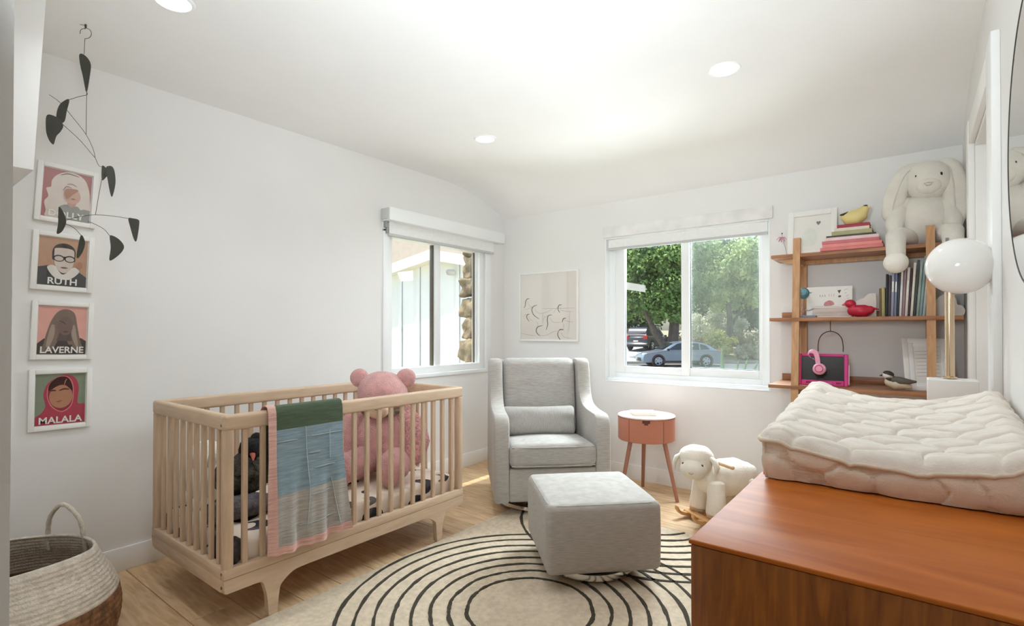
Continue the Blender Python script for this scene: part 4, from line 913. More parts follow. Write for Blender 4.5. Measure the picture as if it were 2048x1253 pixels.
b = MB(); b.lathe([(.019, .0235), (.0225, .0225), (.0225, .021)], seg=28, M=Mx.Translation((.012, -.012, -.088)) @ Mx.Rotation(rad(82), 4, 'X')); b.lathe([(0, .0232), (.0145, .0232), (.0185, .0222)], seg=28, M=Mx.Translation((.012, -.012, -.088)) @ Mx.Rotation(rad(82), 4, 'X'), mi=1); b.build('cup_ring', [mat('magenta_plastic', (158, 56, 104), .4), mat('light_pink_plastic', (238, 150, 176), .4)], t, 60)
b = MB(); b.lathe([(0, .0), (.03, 0), (.032, -.01), (.026, -.014), (0, -.014)], seg=24, M=Mx.Translation((.012, -.010, -.088)) @ Mx.Rotation(rad(82), 4, 'X')); b.build('cushion', mat('pale_pink_pad', (224, 186, 194), .8), t, 60)
b = MB(); b.lathe([(0, .012), (.03, .012), (.034, 0), (.03, -.012), (0, -.012)], seg=24, M=Mx.Translation((-.045, .068, -.055)) @ Mx.Rotation(rad(82), 4, 'X')); b.build('ear_cup', PK, t, 60)
t = thing('hanging_hoop', 'thin dark wire hoop hanging from the middle shelf above the tablet', 'hoop', (-.412, 3.74, 1.2735))
b = MB(); b.loft([(0, 0, 0), (0, 0, -.063)], .0024, 8, up=(1, 0, 0)); b.build('rod', mat('dark_bronze', (82, 58, 52), .5), t)
b = MB(); b.loft(curve_pts([(-.066, 0, -.185), (-.066, 0, -.15), (-.058, 0, -.105), (-.034, 0, -.074), (0, 0, -.063), (.034, 0, -.074), (.058, 0, -.105), (.066, 0, -.15), (.066, 0, -.185)], 5), .0028, 8, up=(0, 1, 0)); b.build('hoop', MATS['dark_bronze'], t)
t = thing('picture_frame', 'white panelled frame with a lined sketch leaning on the bottom shelf at the right', 'picture frame', (.068, 3.735, LZ), rot=(rad(-26), 0, rad(8)))
frame(t, .225, .325, .026, .02, WHITEP)
b = MB()
for a, c in (((-.086, .004, .026), (-.062, .012, .30)), ((.062, .004, .026), (.086, .012, .30)), ((-.062, .004, .026), (.062, .012, .05)), ((-.062, .004, .276), (.062, .012, .30))): b.rbox([(p + q) / 2 for p, q in zip(a, c)], [q - p for p, q in zip(a, c)], .002, 1)
b.build('inner_mat', TRIM, t)
marks('sketch_lines', INKL, [[(-.055, .09 + .022 * i), (0, .093 + .022 * i), (.055, .09 + .022 * i)] for i in range(8)] + [[(-.01, .06), (.005, .08), (.0, .10), (.012, .11)], [(.0, .08), (.02, .085)]], .0012, .0095)
# ---------------------------------------------------------------- plush rabbit on the top shelf (faces -Y)
t = thing('plush_rabbit', 'large ivory plush rabbit with long drooping ears sitting on the top shelf', 'soft toy', (.052, 3.85, TZ))
bx, bz = 0, 0
b = MB(); b.ell((-.005, .0, .155), (.138, .105, .158), nu=30, nv=20, amp=.006, freq=9); b.build('body', BUNNY, t, 180)
b = MB(); b.ell((.012, -.035, .372), (.104, .098, .112), (.1, 0, 0), 30, 20, .003, 9, e=.92); b.build('head', BUNNY, t, 180)
b = MB(); b.ell((.012, -.108, .330), (.058, .04, .046), nu=22, nv=14); b.build('muzzle', BUNNY, t, 180)
b = MB(); b.loft([(-.008, -.150, .336), (.002, -.149, .324), (.012, -.149, .320), (.022, -.149, .324), (.032, -.150, .336), (.012, -.152, .338)], .0022, 6, closed=True, caps=False); b.build('nose', mat('beige_thread', (190, 180, 168), .8), t, 180)
for x_, z_ in ((-.040, .388), (.066, .384)):
    b = MB(); b.ell((x_, -.1165, z_), (.0085, .006, .011), nu=12, nv=8); b.build('eye', MATS['toy_eye'], t, 180)
EARL = [(-.045, -.03, .462), (-.086, -.045, .43), (-.120, -.055, .36), (-.145, -.065, .275), (-.158, -.062, .205), (-.160, -.058, .165)]
EARR = [(.068, -.03, .460), (.105, -.045, .43), (.122, -.055, .36), (.128, -.062, .27), (.132, -.06, .17), (.130, -.055, .11)]
er = [(.022, .036), (.028, .052), (.028, .058), (.028, .060), (.026, .054), (.016, .034)]
for E_, s_ in ((EARL, -1), (EARR, 1)):
    P = curve_pts(E_, 4); n = len(P); rr = []
    for i in range(n):
        f = i / (n - 1) * 5; k = int(min(f, 4)); a = f - k; rr.append((er[k][0] * (1 - a) + er[k + 1][0] * a, er[k][1] * (1 - a) + er[k + 1][1] * a))
    b = MB(); b.loft(P, rr if False else [(q[1] * .92, q[0]) for q in rr], 18, up=(0, -1, 0), amp=.006, freq=14); b.build('ear', BUNNY, t, 180)
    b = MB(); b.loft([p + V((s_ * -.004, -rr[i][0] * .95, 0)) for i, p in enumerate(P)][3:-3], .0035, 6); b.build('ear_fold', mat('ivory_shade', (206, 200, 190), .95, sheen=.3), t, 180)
b = MB(); b.loft([(-.10, -.01, .26), (-.135, -.05, .19), (-.145, -.08, .12), (-.140, -.09, .07)], [.05, .05, .046, .036], 16, amp=.004, freq=14); b.build('arm', BUNNY, t, 180)
b = MB(); b.loft([(.085, -.01, .25), (.115, -.05, .18), (.120, -.08, .11), (.118, -.09, .06)], [.045, .045, .042, .034], 16, amp=.004, freq=14); b.build('arm', BUNNY, t, 180)
for x_, s_ in ((-.135, -1), (.112, 1)):
    b = MB(); b.loft([(x_ * .55, -.03, .052), (x_ * .85, -.12, .055), (x_, -.185, .045), (x_, -.205, -.01), (x_ * 1.0, -.205, -.06)], [.055, .052, .05, .047, .045], 18, amp=.003, freq=14); b.build('leg', BUNNY, t, 180)
    b = MB(); b.ell((x_, -.222, -.105), (.060, .052, .058), nu=22, nv=16, amp=.003, freq=14); b.build('foot', mat('ivory_foot', (232, 228, 218), .95, nz=(10, .04), bump=(200, .45, .006), sheen=.3), t, 180)
b = MB(); b.rbox((.085, -.262, -.004), (.014, .002, .02), .0005, 1); b.build('sewn_tag', mat('grey_tag', (140, 140, 136), .8), t)
# ---------------------------------------------------------------- four portrait prints on the left wall
def flat(c): return mat('ink_%d_%d_%d' % c, c, .8, nz=(30, .03))
def portrait(label, y, z, w, h, tilt, bgc, layers, word, tsize, tu, tw):
    t = thing('portrait_print', label, 'framed print', (XL + .0185, y, z), rot=(0, rad(tilt), rad(90)))
    fw, th = .021, .018
    for a, c in (((-w / 2, 0, -h / 2), (-w / 2 + fw, th, h / 2)), ((w / 2 - fw, 0, -h / 2), (w / 2, th, h / 2)), ((-w / 2 + fw, 0, -h / 2), (w / 2 - fw, th, -h / 2 + fw)), ((-w / 2 + fw, 0, h / 2 - fw), (w / 2 - fw, th, h / 2))):
        b = MB(); b.rbox([(p + q) / 2 for p, q in zip(a, c)], [q - p for p, q in zip(a, c)], .002, 1); b.build('frame_bar', WHITEP, t)
    iw, ih = w - 2 * fw - .006, h - 2 * fw - .006
    b = MB(); b.box((-iw / 2 - .006, .011, -ih / 2 - .006), (iw / 2 + .006, .016, ih / 2 + .006)); b.build('backing', PAPER, t, smooth=0)
    b = MB(); b.box((-iw / 2, .0105, -ih / 2), (iw / 2, .011, ih / 2)); pr = b.build('print', flat(bgc), t, smooth=0)
    for k, (nm, c, pts) in enumerate(layers):
        pts = [(min(1, max(0, u)), min(1, max(0, v))) for u, v in pts]
        b = MB(); b.prism(pts, lambda u, v: ((u - .5) * iw, .0105 - .00035 * (k + 1), (v - .5) * ih), (0, .0003, 0)); o = b.build(nm, flat(c), pr, 0)
    tx = text('lettering', word, tsize, flat((236, 232, 226)), pr, ((tu - .5) * iw, .0105 - .00035 * (len(layers) + 2), -.47 * ih), (rad(90), 0, 0), bold=.022, sx=tw)
    b = MB(); b.box((-iw / 2 - .004, .004, -ih / 2 - .004), (iw / 2 + .004, .0048, ih / 2 + .004)); b.build('glass', PICGL, t, smooth=0)
def el(cu, cv, ru, rv, n=22): return [(cu + ru * math.cos(2 * math.pi * i / n), cv + rv * math.sin(2 * math.pi * i / n)) for i in range(n)]
portrait('white framed print of a blonde woman, topmost of the four portraits', .67, 1.857, .226, .276, 3.0, (176, 118, 116), [
    ('hair', (220, 208, 198), blob([(.16, .62), (.07, .57), (.12, .42), (.05, .30), (.09, .12), (.10, .0), (.5, .0), (.98, .0), (.98, .5), (.93, .75), (.82, .92), (.62, .99), (.42, .97), (.26, .88), (.17, .75)])),
    ('hair_band', (110, 92, 84), ribbon([(.34, .90), (.50, .955), (.72, .935)], .010)),
    ('shirt', (154, 154, 150), [(.36, .25), (.45, .30), (.52, .31), (.74, .30), (.80, .24), (.86, .27), (1, .26), (1, 0), (.34, 0)]),
    ('neck', (196, 158, 142), [(.50, .42), (.72, .42), (.68, .30), (.60, .26), (.52, .31)]),
    ('face', (206, 172, 158), el(.60, .50, .18, .16)), ('cheek', (180, 136, 118), blob([(.44, .60), (.52, .65), (.72, .65), (.62, .54), (.50, .42), (.44, .50)])),
    ('fringe', (150, 130, 118), ribbon([(.40, .58), (.47, .68), (.58, .67)], .010)), ('eye_lines', (170, 148, 138), ribbon([(.48, .73), (.58, .75), (.68, .72)], .012)), ('lips', (190, 120, 116), blob([(.58, .45), (.63, .46), (.67, .45), (.63, .43)])),
], 'DOLLY', .040, .50, 1.05)
portrait('white framed print of a woman with glasses and a white collar', .657, 1.538, .226, .272, 2.2, (190, 152, 126), [
    ('robe', (74, 72, 72), [(0, 0), (0, .36), (.2, .41), (.35, .42), (.7, .38), (.85, .31), (1, .22), (1, 0)]),
    ('hair', (72, 62, 58), blob([(.27, .62), (.28, .76), (.36, .86), (.52, .90), (.66, .86), (.74, .76), (.74, .60), (.70, .52), (.32, .52)])),
    ('collar', (226, 220, 212), blob([(.18, .36), (.26, .42), (.36, .40), (.52, .30), (.70, .40), (.78, .40), (.84, .32), (.70, .18), (.52, .13), (.32, .18)])),
    ('neck', (62, 56, 54), blob([(.34, .42), (.50, .24), (.68, .40), (.66, .46), (.5, .42), (.36, .48)])),
    ('face', (212, 198, 186), blob([(.31, .72), (.33, .78), (.50, .80), (.68, .78), (.72, .70), (.71, .46), (.62, .32), (.51, .27), (.40, .33), (.32, .48)])),
    ('glasses', (60, 54, 50), el(.405, .575, .115, .072)), ('glasses', (60, 54, 50), el(.63, .575, .115, .072)), ('bridge', (60, 54, 50), ribbon([(.48, .59), (.52, .61), (.56, .59)], .012)),
    ('lens', (206, 194, 184), el(.405, .57, .090, .050)), ('lens', (206, 194, 184), el(.63, .57, .090, .050)), ('lips', (120, 96, 88), blob([(.44, .385), (.52, .40), (.60, .385), (.52, .37)])), ('earring', (178, 130, 106), el(.84, .46, .06, .08)),
], 'RUTH', .042, .50, 1.0)
portrait('white framed print of a long-haired woman on a pink ground', .657, 1.216, .226, .272, 1.8, (228, 170, 158), [
    ('dark_top', (70, 62, 58), [(0, 0), (0, .22), (.12, .32), (.3, .38), (.7, .38), (.9, .34), (1, .28), (1, 0)]),
    ('hair', (128, 108, 96), blob([(.06, .04), (.12, .20), (.18, .46), (.28, .74), (.40, .90), (.56, .95), (.73, .87), (.80, .60), (.86, .34), (.93, .12), (.90, .04), (.70, .10), (.5, .4), (.3, .1)])),
    ('hair_light', (164, 146, 130), ribbon([(.30, .62), (.27, .40), (.20, .14)], .06)), ('hair_light', (164, 146, 130), ribbon([(.72, .62), (.74, .40), (.82, .16)], .05)),
    ('neck', (96, 80, 74), [(.44, .46), (.66, .46), (.70, .28), (.38, .28)]), ('face', (122, 100, 92), el(.55, .60, .155, .20)),
    ('brow', (84, 68, 62), ribbon([(.42, .70), (.50, .67), (.56, .63)], .010)), ('lips', (96, 74, 72), blob([(.50, .475), (.56, .49), (.62, .475), (.56, .455)])), ('bodice', (64, 58, 54), [(.30, 0), (.36, .20), (.7, .20), (.8, 0)]),
], 'LAVERNE', .042, .50, .92)
portrait('white framed print of a woman in a red headscarf on green', .652, .894, .230, .283, .9, (136, 146, 126), [
    ('scarf', (178, 70, 86), blob([(0, .0), (0, .15), (.13, .25), (.2, .38), (.16, .55), (.17, .68), (.24, .82), (.43, .95), (.61, .985), (.78, .91), (.86, .72), (.84, .42), (.92, .38), (1, .35), (1, 0)])),
    ('scarf_edge', (214, 130, 134), blob([(.22, .60), (.26, .80), (.44, .95), (.62, .95), (.73, .82), (.76, .60), (.72, .36), (.55, .24), (.38, .30), (.27, .42)])),
    ('scarf_inside', (150, 52, 70), blob([(.24, .60), (.28, .79), (.44, .93), (.61, .935), (.71, .81), (.74, .60), (.70, .37), (.54, .26), (.40, .31), (.29, .43)])),
    ('face', (184, 132, 104), el(.50, .55, .235, .23)),
    ('hair', (62, 36, 36), blob([(.245, .70), (.28, .82), (.43, .935), (.60, .935), (.70, .82), (.735, .66), (.65, .72), (.57, .79), (.42, .76), (.28, .68)])),
    ('parting', (176, 128, 104), ribbon([(.56, .78), (.58, .85), (.61, .90)], .010)), ('brow', (84, 52, 44), ribbon([(.28, .665), (.34, .68), (.40, .67)], .014)), ('brow', (84, 52, 44), ribbon([(.46, .67), (.56, .70), (.66, .685)], .014)), ('lips', (150, 92, 76), blob([(.40, .455), (.46, .465), (.53, .475), (.46, .44)])),
], 'MALALA', .043, .50, .98)
# ---------------------------------------------------------------- wave drawing on the back wall
t = thing('wave_drawing', 'white framed line drawing of curling waves on the back wall beside the window', 'framed print', (-2.66, YB - .024, 1.117))
w_, h_ = .646, .640
for a, c in (((-w_ / 2, 0, 0), (-w_ / 2 + .016, .023, h_)), ((w_ / 2 - .016, 0, 0), (w_ / 2, .023, h_)), ((-w_ / 2 + .016, 0, 0), (w_ / 2 - .016, .023, .016)), ((-w_ / 2 + .016, 0, h_ - .016), (w_ / 2 - .016, .023, h_))):
    b = MB(); b.rbox([(p + q) / 2 for p, q in zip(a, c)], [q - p for p, q in zip(a, c)], .002, 1); b.build('frame_bar', WHITEP, t)
b = MB(); b.box((-w_ / 2 + .01, .008, .01), (w_ / 2 - .01, .018, h_ - .01)); b.build('paper', mat('ivory_paper', (226, 218, 210), .85, nz=(4, .02)), t, smooth=0)
def wv(pts): return [((x - 515) / 870 * .646, (1110 - y) / 1010 * .64) for x, y in pts]
dark = [[(240, 482), (205, 485), (180, 520), (172, 580), (152, 620)], [(355, 580), (300, 600), (275, 650), (305, 725), (385, 785)], [(720, 590), (680, 595), (665, 650), (690, 700)], [(240, 712), (205, 720), (198, 765), (235, 820)], [(575, 732), (525, 740), (510, 800), (515, 870), (490, 945)], [(780, 778), (740, 790), (727, 840)], [(440, 880), (370, 900), (342, 950), (360, 1000), (400, 1030)], [(745, 945), (700, 940), (675, 960)], [(675, 960), (660, 1010), (685, 1070), (715, 1098)]]
pale = [[(205, 520), (240, 590), (280, 612), (160, 645)], [(320, 630), (360, 690), (450, 700), (590, 650)], [(700, 620), (720, 670), (880, 690)], [(600, 700), (640, 640), (665, 610)], [(220, 740), (260, 800), (290, 805)], [(545, 760), (580, 820), (640, 840), (720, 830)], [(400, 1030), (500, 1020), (600, 970), (680, 955)], [(710, 985), (760, 1050), (870, 1065)], [(750, 800), (790, 820), (830, 830), (880, 835)], [(340, 820), (370, 860), (350, 900)], [(830, 690), (825, 830), (815, 980)], [(440, 700), (440, 860)], [(140, 750), (180, 715), (205, 720)], [(520, 745), (470, 760), (450, 800)], [(110, 1000), (240, 1020), (330, 1030)], [(430, 635), (640, 640), (890, 640)], [(740, 850), (745, 900), (740, 940)], [(330, 1090), (600, 1098), (890, 1100)]]
marks('bold_ink_line', mat('charcoal_ink', (92, 88, 82), .8), [wv(s_) for s_ in dark], .0042, .0072)
marks('fine_ink_line', mat('light_ink', (172, 162, 154), .8), [wv(s_) for s_ in pale], .0016, .0074)
b = MB(); b.box((-w_ / 2 + .012, .003, .012), (w_ / 2 - .012, .004, h_ - .012)); b.build('glass', PICGL, t, smooth=0)
# ---------------------------------------------------------------- hanging mobile
t = thing('hanging_mobile', 'black leaf mobile on thin wires hanging from the ceiling before the portraits', 'mobile', (-2.76, .635, 2.5), YAW)
K = .000941
def mp_(x, y, o=0): return ((x - 380) * K, o, -(y - 112) * K)
LEAVES = [([(355, 245), (368, 238), (390, 255), (405, 285), (402, 330), (390, 405), (383, 395), (372, 340), (360, 290)], 0), ([(283, 430), (262, 435), (240, 455), (228, 490), (226, 540), (238, 540), (262, 527), (272, 480)], .03), ([(230, 525), (262, 525), (290, 545), (302, 570), (290, 595), (272, 615), (262, 648), (255, 650), (240, 630), (228, 590)], -.02),
          ([(443, 737), (455, 738), (468, 755), (473, 770), (460, 785), (443, 797)], .02), ([(503, 762), (515, 752), (530, 755), (540, 780), (543, 830), (530, 885), (522, 870), (512, 820)], -.03), ([(556, 970), (575, 969), (600, 975), (604, 990), (598, 1040), (590, 1073), (580, 1060), (565, 1010)], .03), ([(513, 1062), (525, 1057), (555, 1075), (575, 1105), (560, 1135), (522, 1165), (512, 1160), (518, 1110)], -.02), ([(268, 928), (280, 935), (295, 965), (300, 995), (285, 1030), (268, 1044), (260, 1040), (266, 1000)], .0), ([(352, 1047), (362, 1060), (368, 1085), (358, 1120), (338, 1150), (332, 1140), (338, 1100), (345, 1065)], .02)]
for pts, o in LEAVES:
    b = MB(); b.prism(blob([(mp_(x, y)[0], mp_(x, y)[2]) for x, y in pts], 4), lambda u, v: (u, o, v), (0, .003, 0)); b.build('leaf', BLACKM, t, 0)
WR = [[(300, 100, 0), (345, 104, 0), (383, 112, 0)], [(383, 105, 0), (380, 128, 0)], [(358, 148, 0), (362, 130, 0), (383, 123, 0), (403, 132, 0), (409, 150, 0), (400, 166, 0), (380, 171, 0)], [(380, 171, 0), (377, 240, 0)], [(390, 403, 0), (389, 500, 0), (389, 600, 0)], [(375, 395, .01), (375, 412, .02), (330, 416, .03), (283, 431, .03)], [(185, 403, .04), (245, 445, .03), (320, 520, .01), (388, 600, 0), (420, 665, 0), (430, 705, 0)], [(300, 562, -.02), (370, 630, -.01), (418, 692, 0), (430, 705, 0)], [(430, 705, 0), (437, 735, .01), (444, 740, .02)], [(455, 785, .02), (470, 774, 0), (506, 768, -.03)], [(443, 795, .02), (437, 880, .01), (433, 960, 0)], [(300, 985, 0), (365, 968, 0), (433, 960, 0), (500, 962, .02), (558, 970, .03)], [(400, 990, 0), (430, 1002, 0), (480, 1027, -.01), (515, 1060, -.02)], [(300, 1000, 0), (330, 1018, .01), (352, 1048, .02)], [(383, 105, 0), (383, 109, 0)]]
for w in WR:
    b = MB(); b.loft(curve_pts([mp_(*p) for p in w], 4), .0011, 5, up=(0, 1, 0)); b.build('wire', WIRE, t)
b = MB(); b.loft([(.0028, 0, .006), (.0028, 0, -.006)], .004, 8, up=(1, 0, 0)); b.build('ceiling_hook', WIRE, t)
# ---------------------------------------------------------------- rope basket
t = thing('rope_basket', 'big cotton rope basket with a brown base and loop handles on the floor at left', 'basket', (-2.665, .438, 0), rz=0)
SY = .86
def coil(p0, n, thick):
    P = curve_pts([(r, z) for r, z in p0], 40); L = [0]
    for i in range(1, len(P)): L.append(L[-1] + (P[i] - P[i - 1]).length)
    def at(s): 
        for i in range(1, len(P)):
            if L[i] >= s: f = (s - L[i - 1]) / max(1e-9, L[i] - L[i - 1]); return P[i - 1].lerp(P[i], f)
        return P[-1]
    o = []; m = n * 4
    for i in range(m + 1):
        p = at(L[-1] * i / m); o.append((p.x + thick * abs(math.sin(math.pi * i / 4)), p.y))
    return o
def wob(b, a):
    o = []
    for (x, y, z) in b.v:
        f = z / .37; an = math.atan2(y, x)
        o.append((x + f * .010 * math.sin(an * 3 + 1), y + f * .008 * math.sin(an * 2), z + f * f * (.012 * math.sin(an * 2 + .6) + .008 * math.cos(an * 3))))
    b.v = o; return b
lowp = [(.275, .004), (.318, .03), (.338, .08), (.343, .14), (.333, .20)]; upp = [(.333, .20), (.322, .23), (.305, .265), (.275, .31), (.250, .362)]
b = MB(); b.lathe([(0, .004)] + coil(lowp, 10, .004), seg=72, sy=SY); b.lathe([(r - .014, z + .004) for r, z in coil(lowp, 10, .003)][::-1] + [(0, .012)], seg=72, sy=SY); wob(b, 0).build('brown_base', ROPEB, t, 80)
b = MB(); o_ = coil(upp, 11, .0035); b.lathe(o_ + [(.248, .370), (.240, .372), (.234, .366)] + [(r - .013, z) for r, z in o_][::-1], seg=72, sy=SY); wob(b, 0).build('rope_wall', ROPE, t, 80)
for sg in (1, -1):
    b = MB(); A_, B_ = V((-.205, .112, 0)) * sg, V((-.060, .196, 0)) * sg
    P = curve_pts([tuple(A_.lerp(B_, f) * k + V((0, 0, z))) for f, k, z in ((-.02, 1.04, .30), (.0, 1.0, .37), (.10, .97, .445), (.5, .93, .498), (.90, .97, .445), (1, 1, .37), (1.02, 1.04, .30))], 6)
    b.loft(P, [.0085 + .0012 * math.sin(i * 2.2) for i in range(len(P))], 10, up=(0, 1, 0)); b.build('handle', ROPE, t)
# ================================================================ outdoors
def site(r, d, z=0): return V((.7918 * r - .6107 * d, .6107 * r + .7918 * d, z))
GR = mat('dry_lawn', (186, 176, 146), .95, nz=(1.2, .2), col2=(150, 150, 110), bump=(20, .5, .03))
def gz_(d):
    P = [(-30, -.35), (8, -.40), (16, -.75), (24, -.93), (34, -.93), (44, -.25), (60, .2), (120, 1.2)]
    for (a, za), (b_, zb_) in zip(P, P[1:]):
        if d <= b_: f = (d - a) / (b_ - a); return za + (zb_ - za) * f
    return P[-1][1]
b = MB(); vs = []; fs = []; rr_ = list(range(-50, 71, 6)); dd = [-30, -10, 4, 8, 12, 16, 20, 24, 29, 34, 37, 40, 44, 52, 60, 90, 120]
for d in dd:
    for r in rr_: vs.append(site(r, d, gz_(d)))
n = len(rr_)
for j in range(len(dd) - 1):
    for i in range(n - 1): fs.append((j * n + i, j * n + i + 1, (j + 1) * n + i + 1, (j + 1) * n + i))
# leave the lot under the house out of the ground sheet
fs = [f for f in fs if not all(vs[i].y < 1.0 and -6 < vs[i].x < 3 for i in f)]
b.add(vs, fs); struct(b.build('ground', GR, smooth=180))
b = MB(); b.grid(lambda u, v: site(-40 + 90 * u, 25 + 8.6 * v, -.918), 20, 2); struct(b.build('street', mat('asphalt', (120, 122, 124), .9, nz=(6, .12)), smooth=0))
b = MB(); b.grid(lambda u, v: site(4.5 + 9 * u, 34.2 + 10 * v, gz_(34.2 + 10 * v) + .03), 4, 8); struct(b.build('driveway', mat('pale_concrete', (206, 206, 202), .9, nz=(2, .06)), smooth=0))
b = MB(); b.rbox((0, 0, 0), (60, .22, .16), .03, 1); k = struct(b.build('kerb', mat('kerb_stone', (150, 148, 142), .9, nz=(4, .1)))); k.location = site(16, 33.9, -.86); k.rotation_euler = (0, 0, YAW)
b = MB(); b.rbox((0, 0, 0), (60, .22, .16), .03, 1); k = struct(b.build('kerb', MATS['kerb_stone'])); k.location = site(16, 24.7, -.88); k.rotation_euler = (0, 0, YAW)
# unseen eave added outside the side window to cut the sun patch short
b = MB(); b.box((-3.70, -1.5, 2.42), (-3.34, 4.9, 2.52)); struct(b.build('trim_eave_sunblock', TRIM, smooth=0))
# stone veneer on the outside corner pier by the side window
t = thing('stone_pier', 'rough brown fieldstone pier outside the right edge of the side window', 'stone pier', (-3.40, 3.95, 0))
STN = mat('fieldstone', (112, 98, 78), .9, nz=(9, .3), col2=(168, 152, 124), bump=(14, .8, .03), rnd=.18)
b = MB(); b.box((-.06, -.10, -.4), (0.015, .19, 2.4)); b.build('mortar_core', mat('mortar', (190, 184, 172), .95, nz=(20, .06)), t, smooth=0)
z = .35
rp = random.Random(3)
while z < 2.35:
    h = rp.uniform(.13, .24)
    q0 = rp.uniform(0, 50); o = MB(); o.rbox((0, 0, 0), (.15 + rp.uniform(-.03, .06), .27, h * 1.02), .03, 2, m=(4, 5, 4), fn=lambda p: p + p.normalized() * (.05 * NZ.noise(V((p.x * 14, p.y * 9, p.z * 12 + q0))) + .015 * NZ.noise(V((p.x * 40, p.y * 30, p.z * 40 + q0))))); s_ = o.build('stone', STN, t, 50); s_.location = (-.080, -.02 + rp.uniform(-.035, .02), z + h / 2); z += h + .012
# neighbouring wing with board and batten siding under a low gable
t = thing('garage_wing', 'white board and batten wing with a low gable roof outside the side window', 'building', (-5.6, 5.5, -.4))
SID = mat('white_siding', (238, 240, 240), .7, nz=(3, .02))
xl, xr, ya, yb_ = -9.0, -3.95, 5.5, 8.3
def ridge(x): return 2.36 - (.2 if x > -5.6 else .16) * abs(x + 5.6)
b = MB(); P = [(xl + 5.6, 0), (xr + 5.6, 0), (xr + 5.6, ridge(xr) + .4 - .06), (0, 2.70), (xl + 5.6, ridge(xl) + .4 - .06)]
b.prism(P, lambda u, v: (u, 0, v), (0, yb_ - ya, 0)); b.build('wall', SID, t, 0)
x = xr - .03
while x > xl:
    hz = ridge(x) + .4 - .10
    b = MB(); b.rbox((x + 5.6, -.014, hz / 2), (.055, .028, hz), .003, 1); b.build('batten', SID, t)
    b = MB(); b.box((x + 5.6 - .042, -.004, 0), (x + 5.6 - .0275, 0, hz)); b.box((x + 5.6 + .0275, -.004, 0), (x + 5.6 + .042, 0, hz)); b.build('batten_edge_shade', mat('edge_shade_grey', (150, 156, 160), .8), t, 0); x -= .415  # grey strips paint shade lines along both edges of each batten
for yy in (0.4, .8, 1.2, 1.6, 2.0, 2.4):
    hz = ridge(xr) + .4 - .10; b = MB(); b.rbox((xr + 5.6 + .014, yy, hz / 2), (.028, .055, hz), .003, 1); b.build('batten', SID, t)
for sg, xe, sl_ in ((1, xr + .28 + 5.6, .2), (-1, xl - .2 + 5.6, .16)):
    b = MB(); b.prism([(0, 2.78), (xe, 2.78 - sl_ * abs(xe)), (xe, 2.66 - sl_ * abs(xe)), (0, 2.66)][::sg], lambda u, v: (u, -.18, v), (0, yb_ - ya + .4, 0)); b.build('roof_slope', mat('eave_board', (226, 220, 212), .8, nz=(3, .03)), t, 0)
    b = MB(); b.prism([(0, 2.80), (xe, 2.80 - sl_ * abs(xe)), (xe, 2.65 - sl_ * abs(xe)), (0, 2.65)][::sg], lambda u, v: (u, -.203, v), (0, .024, 0)); b.build('fascia', TRIM, t, 0)
b = MB(); b.lathe([(.0, -.05), (.05, -.045), (.07, 0), (.05, .03), (0, .03)], (.32, -.10, 2.46), 18); b.build('gable_lamp', mat('lamp_grey', (180, 180, 178), .5), t)
# ---------------------------------------------------------------- foliage
def leaves(name, blobs, n, size, m, parent, seed, flat=.0):
    g = np.random.default_rng(seed)
    sub_ = []
    for c0, r0 in blobs:
        k = max(6, int(9 * (r0[0] * r0[1] * r0[2]) ** (1 / 3)))
        for i in range(k):
            d0 = g.normal(size=3); d0 /= np.linalg.norm(d0); q = .55 + .4 * g.random(); s0 = .30 + .22 * g.random()
            sub_.append((tuple(np.array(c0) + d0 * np.array(r0) * q), tuple(np.array(r0) * s0)))
    blobs = [(c0, tuple(np.array(r0) * .72)) for c0, r0 in blobs] + sub_
    w = np.array([b_[1][0] * b_[1][1] * b_[1][2] for b_ in blobs]) ** .67; w /= w.sum()
    idx = g.choice(len(blobs), n, p=w); c = np.array([b_[0] for b_ in blobs], float)[idx]; r = np.array([b_[1] for b_ in blobs], float)[idx]
    d = g.normal(size=(n, 3)); d /= np.linalg.norm(d, axis=1)[:, None]; rad_ = (g.random(n) ** .45)[:, None]
    cl = np.sin(d @ g.normal(size=(3, 12)) * 4 + g.random(12) * 6).mean(1)[:, None]
    p = c + d * r * rad_ * (1 + .45 * cl)
    nrm = d * .8 + g.normal(size=(n, 3)) * .55 + np.array([0, 0, .35]); nrm /= np.linalg.norm(nrm, axis=1)[:, None]
    a = np.cross(nrm, g.normal(size=(n, 3))); a /= np.linalg.norm(a, axis=1)[:, None]; b2 = np.cross(nrm, a)
    s_ = size * (.6 + .8 * g.random(n))[:, None]
    V4 = np.stack([p - a * s_, p - b2 * s_ * .5 + nrm * s_ * .12, p + a * s_, p + b2 * s_ * .5 + nrm * s_ * .12], 1).reshape(-1, 3)
    me = bpy.data.meshes.new(name); me.vertices.add(4 * n); me.vertices.foreach_set('co', V4.ravel()); me.loops.add(4 * n); me.loops.foreach_set('vertex_index', np.arange(4 * n)); me.polygons.add(n); me.polygons.foreach_set('loop_start', np.arange(n) * 4); me.polygons.foreach_set('loop_total', np.full(n, 4)); me.update(); me.validate()
    me.materials.append(m); o = bpy.data.objects.new(name, me); C.objects.link(o); o.parent = parent; o['kind'] = 'stuff'; return o
def leafmat(n, c, c2, sc=1.2): return mat(n, c, .75, nz=(sc, .2), col2=c2, spec=.2, lo=.38, hi=.62)
BARK = mat('bark', (112, 100, 90), .95, nz=(5, .3), stretch=(4, 4, .6), bump=(12, .8, .04))
YW = Mx.Rotation(YAW, 4, 'Z')
